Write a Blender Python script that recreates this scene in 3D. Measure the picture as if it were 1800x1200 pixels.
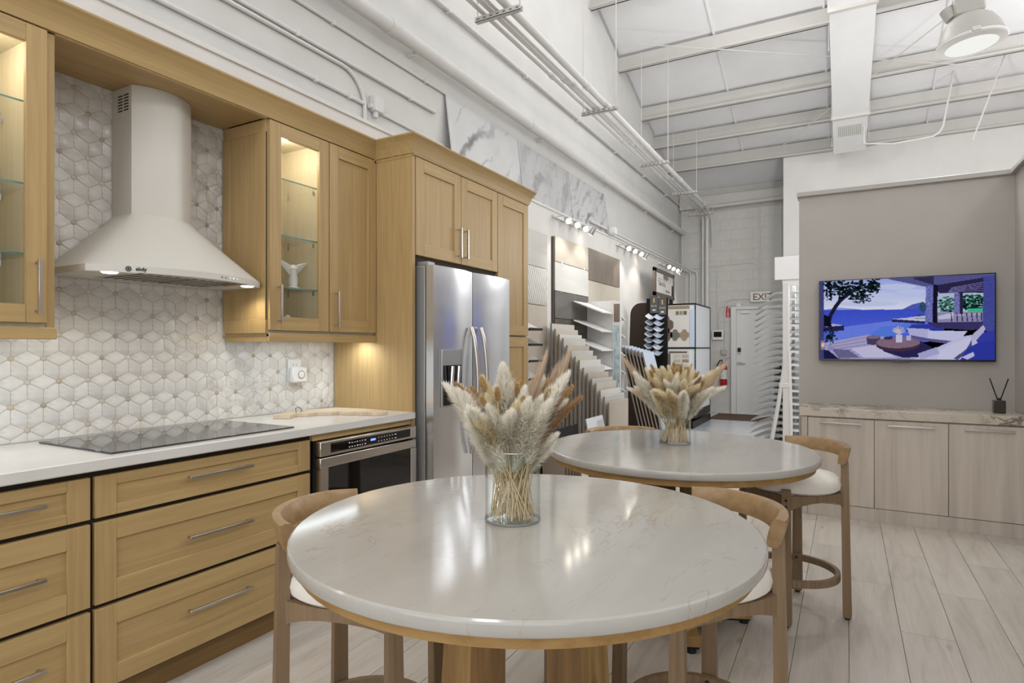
import bpy, math, random
import numpy as np
from mathutils import Vector, Matrix

random.seed(7)
PI = math.pi
sc = bpy.context.scene
for o in list(bpy.data.objects):
    bpy.data.objects.remove(o, do_unlink=True)
COL = sc.collection

# ---------------------------------------------------------------- camera, world, lights, exposure
cam_d = bpy.data.cameras.new('camera'); cam = bpy.data.objects.new('camera', cam_d); COL.objects.link(cam)
cam.location = (2.85, 0.0, 1.29); cam.rotation_euler = (PI/2, 0, math.radians(29.0))
cam_d.sensor_width = 36.0; cam_d.lens = 36.0*1060.0/1800.0; cam_d.shift_y = 11.0/1800.0
cam_d.clip_start = 0.05; cam_d.clip_end = 100
sc.camera = cam

w = bpy.data.worlds.new('world'); sc.world = w; w.use_nodes = True
bg = w.node_tree.nodes['Background']; bg.inputs[0].default_value = (0.92, 0.96, 1.0, 1); bg.inputs[1].default_value = 1.0

def area(name, loc, rot, sx, sy, power, color=(1, 1, 1)):
    d = bpy.data.lights.new(name, 'AREA'); d.shape = 'RECTANGLE'; d.size = sx; d.size_y = sy
    d.energy = power; d.color = color
    o = bpy.data.objects.new(name, d); COL.objects.link(o); o.location = loc; o.rotation_euler = rot
    return o
# daylight through the glazed shop front behind the camera, high-bay lamps of the hall, and added fill lamps
area('shopfront_daylight', (3.6, -3.6, 2.2), (math.radians(90), 0, 0), 7.0, 3.6, 150, (0.95, 0.97, 1.0))
def bay(x, y, z, p, r=0.27):
    d = bpy.data.lights.new('bay_and_fill_light', 'POINT'); d.energy = p; d.shadow_soft_size = r; d.color = (1.0, 1.0, 1.0)
    o = bpy.data.objects.new('bay_and_fill_light', d); COL.objects.link(o); o.location = (x, y, z)
for x, y, z, p in [(1.8, 0.4, 4.8, 55), (5.4, 1.4, 4.6, 100), (5.9, 5.6, 4.2, 110), (5.6, 8.4, 4.2, 70), (2.2, -2.0, 4.4, 55), (1.6, 4.6, 6.0, 70),
                   (2.2, 6.9, 5.6, 60), (4.7, 7.0, 3.4, 35), (2.9, 7.7, 2.7, 115)]:  # last row: unseen fill lamps added to brighten the back and ceiling
    bay(x, y, z, p, 0.2 if z < 3 else 0.27)

sc.view_settings.view_transform = 'Standard'; sc.view_settings.look = 'None'
sc.view_settings.gamma = 1.0; sc.view_settings.use_curve_mapping = False
sc.view_settings.exposure = -0.35

# ---------------------------------------------------------------- materials
def lin(c):
    r = []
    for v in c:
        v = v/255.0
        r.append(v/12.92 if v <= 0.04045 else ((v+0.055)/1.055)**2.4)
    return (r[0], r[1], r[2], 1.0)

def base_mat(name, col, rough=0.5, metal=0.0, spec=0.5, coat=0.0):
    m = bpy.data.materials.new(name); m.use_nodes = True
    b = m.node_tree.nodes['Principled BSDF']
    b.inputs['Base Color'].default_value = lin(col); b.inputs['Roughness'].default_value = rough
    b.inputs['Metallic'].default_value = metal; b.inputs['Specular IOR Level'].default_value = spec
    b.inputs['Coat Weight'].default_value = coat
    return m

def N(m, t, **k):
    n = m.node_tree.nodes.new(t)
    for a, v in k.items():
        setattr(n, a, v)
    return n
def L(m, a, b):
    m.node_tree.links.new(a, b)

def ramp(m, fac, stops):
    r = N(m, 'ShaderNodeValToRGB'); el = r.color_ramp.elements
    while len(el) < len(stops):
        el.new(0.5)
    for e, (p, c) in zip(el, stops):
        e.position = p; e.color = lin(c) if len(c) == 3 else c
    L(m, fac, r.inputs[0]); return r

def coords(m, scale, kind='Object', rot=(0, 0, 0)):
    tc = N(m, 'ShaderNodeTexCoord'); mp = N(m, 'ShaderNodeMapping')
    mp.inputs['Scale'].default_value = scale; mp.inputs['Rotation'].default_value = rot
    L(m, tc.outputs[kind], mp.inputs['Vector']); return mp.outputs[0]

def noise(m, vec, scale, detail=4, rough=0.55, dist=0.0):
    n = N(m, 'ShaderNodeTexNoise'); n.inputs['Scale'].default_value = scale; n.inputs['Detail'].default_value = detail
    n.inputs['Roughness'].default_value = rough; n.inputs['Distortion'].default_value = dist
    L(m, vec, n.inputs['Vector']); return n.outputs['Fac']

def mixc(m, fac, a, b, mode='MIX'):
    x = N(m, 'ShaderNodeMix', data_type='RGBA', blend_type=mode)
    for s, v in ((0, fac), (6, a), (7, b)):
        if isinstance(v, (int, float)):
            x.inputs[s].default_value = v
        elif isinstance(v, tuple):
            x.inputs[s].default_value = v
        else:
            L(m, v, x.inputs[s])
    return x.outputs[2]

def bump(m, h, strength, dist=0.002):
    b = N(m, 'ShaderNodeBump'); b.inputs['Strength'].default_value = strength; b.inputs['Distance'].default_value = dist
    L(m, h, b.inputs['Height']); L(m, b.outputs[0], m.node_tree.nodes['Principled BSDF'].inputs['Normal'])

def setcol(m, out):
    L(m, out, m.node_tree.nodes['Principled BSDF'].inputs['Base Color'])

def island_tint(m, col, lo, hi):
    g = N(m, 'ShaderNodeNewGeometry'); oi = N(m, 'ShaderNodeObjectInfo')
    ad = N(m, 'ShaderNodeMath', operation='ADD'); L(m, g.outputs['Random Per Island'], ad.inputs[0]); L(m, oi.outputs['Random'], ad.inputs[1])
    fr = N(m, 'ShaderNodeMath', operation='FRACT'); L(m, ad.outputs[0], fr.inputs[0])
    mr = N(m, 'ShaderNodeMapRange'); mr.inputs[3].default_value = lo; mr.inputs[4].default_value = hi
    L(m, fr.outputs[0], mr.inputs[0])
    hs = N(m, 'ShaderNodeHueSaturation'); L(m, mr.outputs[0], hs.inputs['Value']); L(m, col, hs.inputs['Color'])
    return hs.outputs[0]

def wood(name, dark, light, axis, rough=0.45, scale=1.0, tint=(0.97, 1.03), fine=60, mixf=0.45, knots=0.0, low=0.94):
    m = base_mat(name, light, rough, spec=0.35)
    s = [fine*scale]*3; s[axis] = 2.2*scale
    v = coords(m, tuple(s)); n1 = noise(m, v, 1.0, 5, 0.6, 0.3)
    s2 = [9*scale]*3; s2[axis] = 1.2*scale
    v2 = coords(m, tuple(s2)); n2 = noise(m, v2, 1.0, 3, 0.5, 0.6)
    r1 = ramp(m, n1, [(0.3, dark), (0.62, light)])
    r2 = ramp(m, n2, [(0.3, tuple(int(c*low) for c in light)), (0.7, light)])
    c = mixc(m, mixf, r1.outputs[0], r2.outputs[0])
    if knots:
        kv = coords(m, (9, 9, 4.5)); vo = N(m, 'ShaderNodeTexVoronoi'); vo.inputs['Scale'].default_value = 1.0; L(m, kv, vo.inputs['Vector'])
        kr = ramp(m, vo.outputs['Distance'], [(0.06, (1, 1, 1, 1)), (0.24, (0, 0, 0, 1))])
        kf = N(m, 'ShaderNodeMath', operation='MULTIPLY'); L(m, kr.outputs[0], kf.inputs[0]); kf.inputs[1].default_value = knots
        c = mixc(m, kf.outputs[0], c, lin(tuple(int(q*0.45) for q in dark)))
    setcol(m, island_tint(m, c, *tint)); bump(m, n1, 0.12, 0.001)
    return m

def marble(name, base, vein, scale, amount, rough, warp=1.2, width=0.03, rot=(0.3, 0.2, 0.7), spec=0.5, stretch=(1, 1), msk=(0.42, 0.62)):
    m = base_mat(name, base, rough, spec=spec)
    v = coords(m, (scale*stretch[0], scale*stretch[1], scale), rot=rot)
    nz = N(m, 'ShaderNodeTexNoise'); nz.inputs['Scale'].default_value = 1.0; nz.inputs['Detail'].default_value = 8
    nz.inputs['Roughness'].default_value = 0.62; nz.inputs['Distortion'].default_value = warp; L(m, v, nz.inputs['Vector'])
    r = ramp(m, nz.outputs['Fac'], [(0.5-width, (0, 0, 0, 1)), (0.5, (1, 1, 1, 1)), (0.5+width, (0, 0, 0, 1))])
    mask = noise(m, v, 0.7, 2, 0.5); rm = ramp(m, mask, [(msk[0], (0, 0, 0, 1)), (msk[1], (1, 1, 1, 1))])
    f = N(m, 'ShaderNodeMath', operation='MULTIPLY'); L(m, r.outputs[0], f.inputs[0]); L(m, rm.outputs[0], f.inputs[1])
    f2 = N(m, 'ShaderNodeMath', operation='MULTIPLY'); L(m, f.outputs[0], f2.inputs[0]); f2.inputs[1].default_value = amount
    cl = noise(m, v, 1.6, 3); rc = ramp(m, cl, [(0.3, tuple(int(c*0.97) for c in base)), (0.7, base)])
    c = mixc(m, f2.outputs[0], rc.outputs[0], lin(vein))
    setcol(m, c); return m

def emit(name, col, strength):
    m = bpy.data.materials.new(name); m.use_nodes = True; nt = m.node_tree; nt.nodes.clear()
    e = nt.nodes.new('ShaderNodeEmission'); e.inputs[0].default_value = lin(col); e.inputs[1].default_value = strength
    o = nt.nodes.new('ShaderNodeOutputMaterial'); nt.links.new(e.outputs[0], o.inputs[0]); return m

def glass(name, tint=(254, 255, 255), refl=1.0, ior=1.45):
    m = bpy.data.materials.new(name); m.use_nodes = True; nt = m.node_tree; nt.nodes.clear()
    t = nt.nodes.new('ShaderNodeBsdfTransparent'); t.inputs[0].default_value = lin(tint)
    g = nt.nodes.new('ShaderNodeBsdfGlossy'); g.inputs['Roughness'].default_value = 0.02
    f = nt.nodes.new('ShaderNodeLayerWeight'); f.inputs['Blend'].default_value = 0.5
    pw_ = nt.nodes.new('ShaderNodeMath'); pw_.operation = 'POWER'; pw_.inputs[1].default_value = 4.0
    nt.links.new(f.outputs['Facing'], pw_.inputs[0])
    mu = nt.nodes.new('ShaderNodeMath'); mu.operation = 'MULTIPLY_ADD'; mu.inputs[1].default_value = 0.75*refl; mu.inputs[2].default_value = 0.035*refl
    nt.links.new(pw_.outputs[0], mu.inputs[0])
    x = nt.nodes.new('ShaderNodeMixShader'); nt.links.new(mu.outputs[0], x.inputs[0])
    nt.links.new(t.outputs[0], x.inputs[1]); nt.links.new(g.outputs[0], x.inputs[2])
    o = nt.nodes.new('ShaderNodeOutputMaterial'); nt.links.new(x.outputs[0], o.inputs[0]); return m

M = {}
M['oak_v'] = wood('oak_vertical', (154, 128, 85), (182, 153, 105), 2)
M['oak_h'] = wood('oak_horizontal', (156, 130, 86), (184, 155, 106), 1)
M['oak_in'] = wood('pale_cabinet_interior', (194, 180, 146), (212, 199, 166), 2)
M['dark_gap'] = base_mat('dark_recess', (46, 34, 20), 0.8)
M['toe'] = wood('toe_kick_oak', (110, 84, 48), (136, 106, 64), 1)
M['steel'] = base_mat('brushed_nickel', (196, 190, 182), 0.32, 1.0)
M['chrome'] = base_mat('chrome', (225, 225, 225), 0.12, 1.0)
def steel(name, col, rough, axis, wave=0.05):
    m = base_mat(name, col, rough, 1.0)
    s = [400]*3; s[axis] = 4
    n = noise(m, coords(m, tuple(s)), 1.0, 2); n2 = noise(m, coords(m, (1.2, 1.2, 2.0)), 1.0, 2)
    b = N(m, 'ShaderNodeBump'); b.inputs['Strength'].default_value = 0.04; b.inputs['Distance'].default_value = 0.001; L(m, n, b.inputs['Height'])
    b2 = N(m, 'ShaderNodeBump'); b2.inputs['Strength'].default_value = wave; b2.inputs['Distance'].default_value = 0.05; L(m, n2, b2.inputs['Height'])
    L(m, b.outputs[0], b2.inputs['Normal']); L(m, b2.outputs[0], m.node_tree.nodes['Principled BSDF'].inputs['Normal'])
    return m
M['fridge'] = steel('fridge_steel', (228, 231, 236), 0.24, 1, 0.25)
M['fridge_side'] = base_mat('fridge_case_grey', (160, 160, 160), 0.4, 0.5)
M['oven_steel'] = steel('oven_steel', (208, 202, 194), 0.26, 1)
M['hood'] = base_mat('hood_satin_finish', (206, 202, 193), 0.5, 0.12)
M['black_glass'] = base_mat('black_glass', (12, 12, 14), 0.04, 0, 0.6)
M['cooktop_glass'] = base_mat('cooktop_glass', (30, 30, 32), 0.05, 0, 1.0)
M['black'] = base_mat('black_plastic', (22, 22, 23), 0.5)
M['black_metal'] = base_mat('black_metal', (26, 25, 25), 0.4, 0.5)
M['white_plastic'] = base_mat('white_plastic', (232, 232, 232), 0.4)
M['white_paint'] = base_mat('white_paint', (222, 221, 219), 0.6)
def plaster(name, col, bumpy=0.1, sc_=3.0):
    m = base_mat(name, col, 0.75, spec=0.2)
    v = coords(m, (1, 1, 1)); n = noise(m, v, sc_, 4)
    r = ramp(m, n, [(0.3, tuple(int(c*0.975) for c in col)), (0.7, col)]); setcol(m, r.outputs[0])
    bump(m, noise(m, v, 60, 3), bumpy, 0.002); return m
M['wall'] = plaster('wall_white_paint', (219, 217, 214))
M['wall_up'] = plaster('upper_wall_paint', (210, 209, 206))
M['wall_grey'] = plaster('tv_wall_greige_paint', (186, 180, 174))
M['trim_grey'] = base_mat('trim_greige', (176, 172, 166), 0.5)
M['block'] = plaster('painted_block', (208, 206, 201), 0.35, 9.0)
M['grout'] = base_mat('grout', (220, 216, 208), 0.9)
M['pipe'] = plaster('painted_pipe', (216, 215, 213), 0.05)
M['insul'] = plaster('white_insulation', (238, 238, 239), 0.25, 1.5)
M['purlin'] = plaster('painted_steel', (205, 202, 197), 0.08)
M['duct'] = plaster('duct_white', (228, 228, 228), 0.05)
tm = marble('backsplash_marble', (226, 224, 220), (190, 180, 170), 4.0, 0.7, 0.28, 1.5, 0.06)
_b = tm.node_tree.nodes['Principled BSDF'].inputs['Base Color']; _src = _b.links[0].from_socket
setcol(tm, island_tint(tm, _src, 0.93, 1.03)); M['tile'] = tm
dm = base_mat('beige_marble_dot', (196, 182, 160), 0.3)
_g = N(dm, 'ShaderNodeNewGeometry'); setcol(dm, ramp(dm, _g.outputs['Random Per Island'], [(0.0, (226, 220, 210)), (0.35, (208, 197, 180)), (0.8, (192, 176, 152)), (1.0, (172, 156, 134))]).outputs[0]); M['dot'] = dm
M['quartz'] = marble('white_quartz', (216, 213, 208), (214, 208, 200), 3.0, 0.4, 0.22)
M['table_top'] = marble('table_marble', (181, 177, 170), (158, 136, 116), 3.2, 0.62, 0.1, 1.0, 0.013, (0.2, 0.1, 1.1), 0.55, (2.2, 0.8), (0.34, 0.6))
M['side_stone'] = marble('sideboard_stone', (208, 198, 182), (112, 98, 80), 3.4, 1.0, 0.25, 2.4, 0.07, (0.3, 0.2, 0.7), 0.5, (1, 1), (0.36, 0.52))
M['ply'] = wood('plywood_oak', (122, 92, 52), (170, 134, 82), 0, 0.55, 0.6)
M['stool'] = wood('stool_wood', (104, 85, 62), (142, 118, 90), 2, 0.45, 0.8, fine=90)
M['rail'] = wood('stool_rail_wood', (122, 96, 64), (164, 134, 96), 0, 0.35, 0.6)
M['base_wood'] = wood('table_base_wood', (112, 82, 44), (184, 148, 96), 2, 0.5, 0.7, (0.9, 1.08), 60, 0.5, 0.6, 0.72)
M['base_dark'] = wood('table_base_wood_knotty', (66, 46, 26), (146, 110, 66), 2, 0.5, 0.6, (0.85, 1.05), 60, 0.55, 0.9, 0.6)
fb = base_mat('boucle_fabric', (238, 232, 222), 0.95, spec=0.1)
bump(fb, noise(fb, coords(fb, (1, 1, 1)), 220, 3), 0.5, 0.004); M['fabric'] = fb
pk = base_mat('floor_plank', (200, 190, 178), 0.32, spec=0.4)
_v = coords(pk, (14, 1.6, 14)); _n = noise(pk, _v, 1.0, 6, 0.62, 0.8)
_v2 = coords(pk, (90, 4, 90)); _n2 = noise(pk, _v2, 1.0, 3)
_oi = N(pk, 'ShaderNodeObjectInfo'); _tc = N(pk, 'ShaderNodeTexCoord'); _va = N(pk, 'ShaderNodeVectorMath', operation='MULTIPLY_ADD')
_cx = N(pk, 'ShaderNodeCombineXYZ'); L(pk, _oi.outputs['Random'], _cx.inputs[0]); L(pk, _oi.outputs['Random'], _cx.inputs[1])
_va.inputs[1].default_value = (37, 61, 11); L(pk, _cx.outputs[0], _va.inputs[0]); L(pk, _tc.outputs['Object'], _va.inputs[2])
for nd in pk.node_tree.nodes:
    if nd.type == 'MAPPING': L(pk, _va.outputs[0], nd.inputs['Vector'])
_r = ramp(pk, _n, [(0.28, (172, 163, 151)), (0.5, (201, 193, 182)), (0.72, (214, 207, 197))])
_r2 = ramp(pk, _n2, [(0.3, (184, 175, 163)), (0.7, (204, 196, 185))])
_kn = N(pk, 'ShaderNodeTexVoronoi'); _kn.inputs['Scale'].default_value = 1.0
_kv = N(pk, 'ShaderNodeMapping'); _kv.inputs['Scale'].default_value = (7, 2.2, 1); L(pk, _va.outputs[0], _kv.inputs['Vector']); L(pk, _kv.outputs[0], _kn.inputs['Vector'])
_kr = ramp(pk, _kn.outputs['Distance'], [(0.03, (1, 1, 1, 1)), (0.11, (0, 0, 0, 1))])
_c = mixc(pk, 0.35, _r.outputs[0], _r2.outputs[0])
_kf = N(pk, 'ShaderNodeMath', operation='MULTIPLY'); L(pk, _kr.outputs[0], _kf.inputs[0]); _kf.inputs[1].default_value = 0.45
_c = mixc(pk, _kf.outputs[0], _c, lin((120, 106, 92)))
setcol(pk, island_tint(pk, _c, 0.93, 1.03)); bump(pk, _n2, 0.08, 0.001); M['plank'] = pk
M['floor_base'] = base_mat('floor_joint', (120, 112, 102), 0.8)
M['floor_tile'] = base_mat('glossy_white_tile', (206, 210, 214), 0.12)
M['side_wood'] = wood('pale_sideboard_wood', (176, 163, 150), (214, 203, 190), 2, 0.4, 0.35, (0.98, 1.02), 40)
M['bezel'] = base_mat('tv_bezel', (10, 10, 14), 0.2)
M['glass'] = glass('clear_glass')
M['vase'] = glass('vase_glass', (252, 254, 253), 1.3, 1.5)
M['rim_glass'] = base_mat('rim_glass', (206, 210, 208), 0.05, 0, 0.8)
M['base_glass'] = base_mat('base_glass', (140, 146, 142), 0.05, 0, 0.9)
M['glass_edge'] = base_mat('glass_edge_green', (96, 148, 138), 0.1)
M['smoke_glass'] = base_mat('smoked_glass', (58, 52, 46), 0.06, 0, 0.7)
M['led'] = emit('led_white', (255, 250, 240), 9.0)
M['led_cool'] = emit('led_cool', (240, 248, 255), 7.0)
M['lamp_face'] = emit('high_bay_lens', (255, 255, 250), 1.15)
M['spot_face'] = emit('spot_face', (255, 244, 225), 26.0)
M['lamp_grey'] = base_mat('lamp_housing', (178, 176, 170), 0.45)
M['ceramic'] = base_mat('white_ceramic', (236, 234, 230), 0.3)
M['leaf'] = base_mat('dark_leaf', (72, 84, 52), 0.6)
M['petal'] = base_mat('white_petal', (240, 238, 232), 0.7)
M['board_wood'] = wood('serving_board_wood', (186, 164, 136), (216, 198, 172), 1, 0.5, 0.6)
M['leather'] = base_mat('leather_cord', (110, 96, 84), 0.7)
M['pampas'] = base_mat('pampas_cream', (236, 224, 198), 0.95, spec=0.1)
M['pampas2'] = base_mat('pampas_straw', (222, 202, 160), 0.95, spec=0.1)
M['reed'] = base_mat('reed_brown', (184, 150, 112), 0.95, spec=0.1)
M['reed2'] = base_mat('reed_dark', (160, 124, 94), 0.95, spec=0.1)
M['bunny'] = base_mat('bunny_tail_tan', (212, 184, 134), 0.95, spec=0.1)
M['wheat'] = base_mat('wheat_pink', (216, 196, 172), 0.95, spec=0.1)
def plume_mat(name, col):
    m = bpy.data.materials.new(name); m.use_nodes = True; nt = m.node_tree; nt.nodes.clear()
    d = nt.nodes.new('ShaderNodeBsdfDiffuse'); t = nt.nodes.new('ShaderNodeBsdfTranslucent'); x = nt.nodes.new('ShaderNodeMixShader'); o = nt.nodes.new('ShaderNodeOutputMaterial')
    d.inputs[0].default_value = lin(col); t.inputs[0].default_value = lin(col); x.inputs[0].default_value = 0.5
    nt.links.new(d.outputs[0], x.inputs[1]); nt.links.new(t.outputs[0], x.inputs[2]); nt.links.new(x.outputs[0], o.inputs[0]); return m
for k_, c_ in (('pampas', (254, 251, 242)), ('pampas2', (248, 238, 212)), ('reed', (196, 162, 124)), ('reed2', (168, 132, 102)), ('bunny', (222, 196, 146)), ('wheat', (226, 208, 186))):
    bpy.data.materials.remove(M[k_]); M[k_] = plume_mat('dried_'+k_, c_)
M['straw'] = base_mat('straw_stem', (214, 188, 146), 0.7)
M['red'] = base_mat('red_paint', (176, 24, 24), 0.3)
M['sign_red'] = base_mat('red_sign', (190, 40, 40), 0.5)
M['exit_face'] = base_mat('exit_face', (226, 224, 218), 0.4)
M['exit_text'] = base_mat('exit_letters', (110, 78, 66), 0.5)
M['ink'] = base_mat('dark_ink', (40, 40, 40), 0.6)
M['grey_ink'] = base_mat('grey_ink', (110, 110, 108), 0.6)
M['frame_grey'] = base_mat('sign_frame_taupe', (96, 88, 80), 0.5)
M['paper'] = base_mat('sign_paper', (214, 212, 206), 0.6)
M['photo_tan'] = base_mat('sign_photo_tan', (128, 112, 98), 0.6)
M['brown_board'] = plaster('dark_brown_board', (66, 56, 48), 0.1)
M['card_grey'] = base_mat('header_card', (84, 84, 84), 0.5)
M['gold'] = base_mat('gold_print', (190, 164, 110), 0.4)
M['sample_white'] = base_mat('sample_white', (222, 226, 232), 0.35)
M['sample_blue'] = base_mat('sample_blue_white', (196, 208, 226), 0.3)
M['mosaic1'] = base_mat('mosaic_brown', (104, 90, 76), 0.4)
M['mosaic2'] = base_mat('mosaic_green', (112, 114, 100), 0.4)
M['mosaic3'] = base_mat('mosaic_tan', (154, 136, 112), 0.4)
def veined(name, base, vein, freq, thick, warp, amount, ang):
    """slab stone with long diagonal veins"""
    m = base_mat(name, base, 0.28); v = coords(m, (1, 1, 1), rot=(ang, 0, 0))
    out = None
    for f_, w_, k in ((freq, thick, 1.0), (freq*2.3, thick*0.5, 0.55)):
        wv = N(m, 'ShaderNodeTexWave', wave_type='BANDS', bands_direction='Y'); wv.inputs['Scale'].default_value = f_
        wv.inputs['Distortion'].default_value = warp; wv.inputs['Detail'].default_value = 5; wv.inputs['Detail Scale'].default_value = 1.6; wv.inputs['Detail Roughness'].default_value = 0.6
        L(m, v, wv.inputs['Vector']); r = ramp(m, wv.outputs['Fac'], [(1-w_*2, (0, 0, 0, 1)), (1.0, (k, k, k, 1))])
        ms_ = ramp(m, noise(m, v, 2.2*f_, 3), [(0.36, (0, 0, 0, 1)), (0.62, (1, 1, 1, 1))])
        mu = N(m, 'ShaderNodeMath', operation='MULTIPLY'); L(m, r.outputs[0], mu.inputs[0]); L(m, ms_.outputs[0], mu.inputs[1])
        if out is None: out = mu.outputs[0]
        else:
            mx = N(m, 'ShaderNodeMath', operation='MAXIMUM'); L(m, out, mx.inputs[0]); L(m, mu.outputs[0], mx.inputs[1]); out = mx.outputs[0]
    sc2 = N(m, 'ShaderNodeMath', operation='MULTIPLY'); L(m, out, sc2.inputs[0]); sc2.inputs[1].default_value = amount
    cl = ramp(m, noise(m, v, 2.0, 4), [(0.3, tuple(int(c*0.93) for c in base)), (0.7, base)])
    setcol(m, mixc(m, sc2.outputs[0], cl.outputs[0], lin(vein))); return m
M['slab1'] = veined('white_slab_marble', (216, 216, 216), (92, 92, 96), 0.5, 0.03, 5.0, 0.85, 0.75)
M['slab2'] = veined('grey_swirl_marble', (200, 200, 201), (112, 112, 116), 0.7, 0.16, 11.0, 0.7, 0.6)
M['slab3'] = veined('streaked_marble', (204, 205, 206), (84, 86, 90), 1.2, 0.11, 7.0, 0.9, 0.85)
def stone(name, a, b, s=(2, 8, 2), rough=0.4):
    m = base_mat(name, a, rough); n = noise(m, coords(m, s), 1.0, 5, 0.6, 0.5)
    setcol(m, ramp(m, n, [(0.3, b), (0.7, a)]).outputs[0]); return m
M['st_light'] = stone('pale_grey_stone', (206, 204, 198), (190, 188, 182), (2, 1, 9))
M['st_beige'] = stone('beige_stone', (196, 186, 172), (180, 170, 158), (1.5, 1.5, 1.5))
M['st_white'] = stone('white_stone', (224, 222, 218), (206, 206, 202), (2, 1, 6))
M['st_dark'] = stone('slate_stone', (116, 112, 108), (92, 90, 88), (1.5, 1.5, 2.5), 0.2)
M['st_dark2'] = stone('dark_strip_stone', (104, 94, 84), (70, 64, 58), (2, 2, 25))
M['st_wood'] = stone('grey_wood_tile', (142, 130, 118), (110, 100, 92), (20, 20, 2))
M['st_sand'] = stone('sand_stone', (206, 198, 184), (190, 182, 168), (2, 2, 2))
M['sample_edge'] = base_mat('board_edge_brown', (146, 132, 118), 0.6)
M['sample_dark_and_shaded'] = base_mat('board_dark_and_shaded', (84, 76, 68), 0.6)  # dark board colour, also used for board faces with gap shade put in
M['mat'] = base_mat('door_mat', (92, 74, 54), 0.95)
M['clear_plastic'] = base_mat('tray_plastic', (184, 186, 186), 0.2, 0, 0.5)
M['teal'] = stone('patterned_strip', (214, 226, 228), (120, 150, 160), (30, 30, 12))

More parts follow.
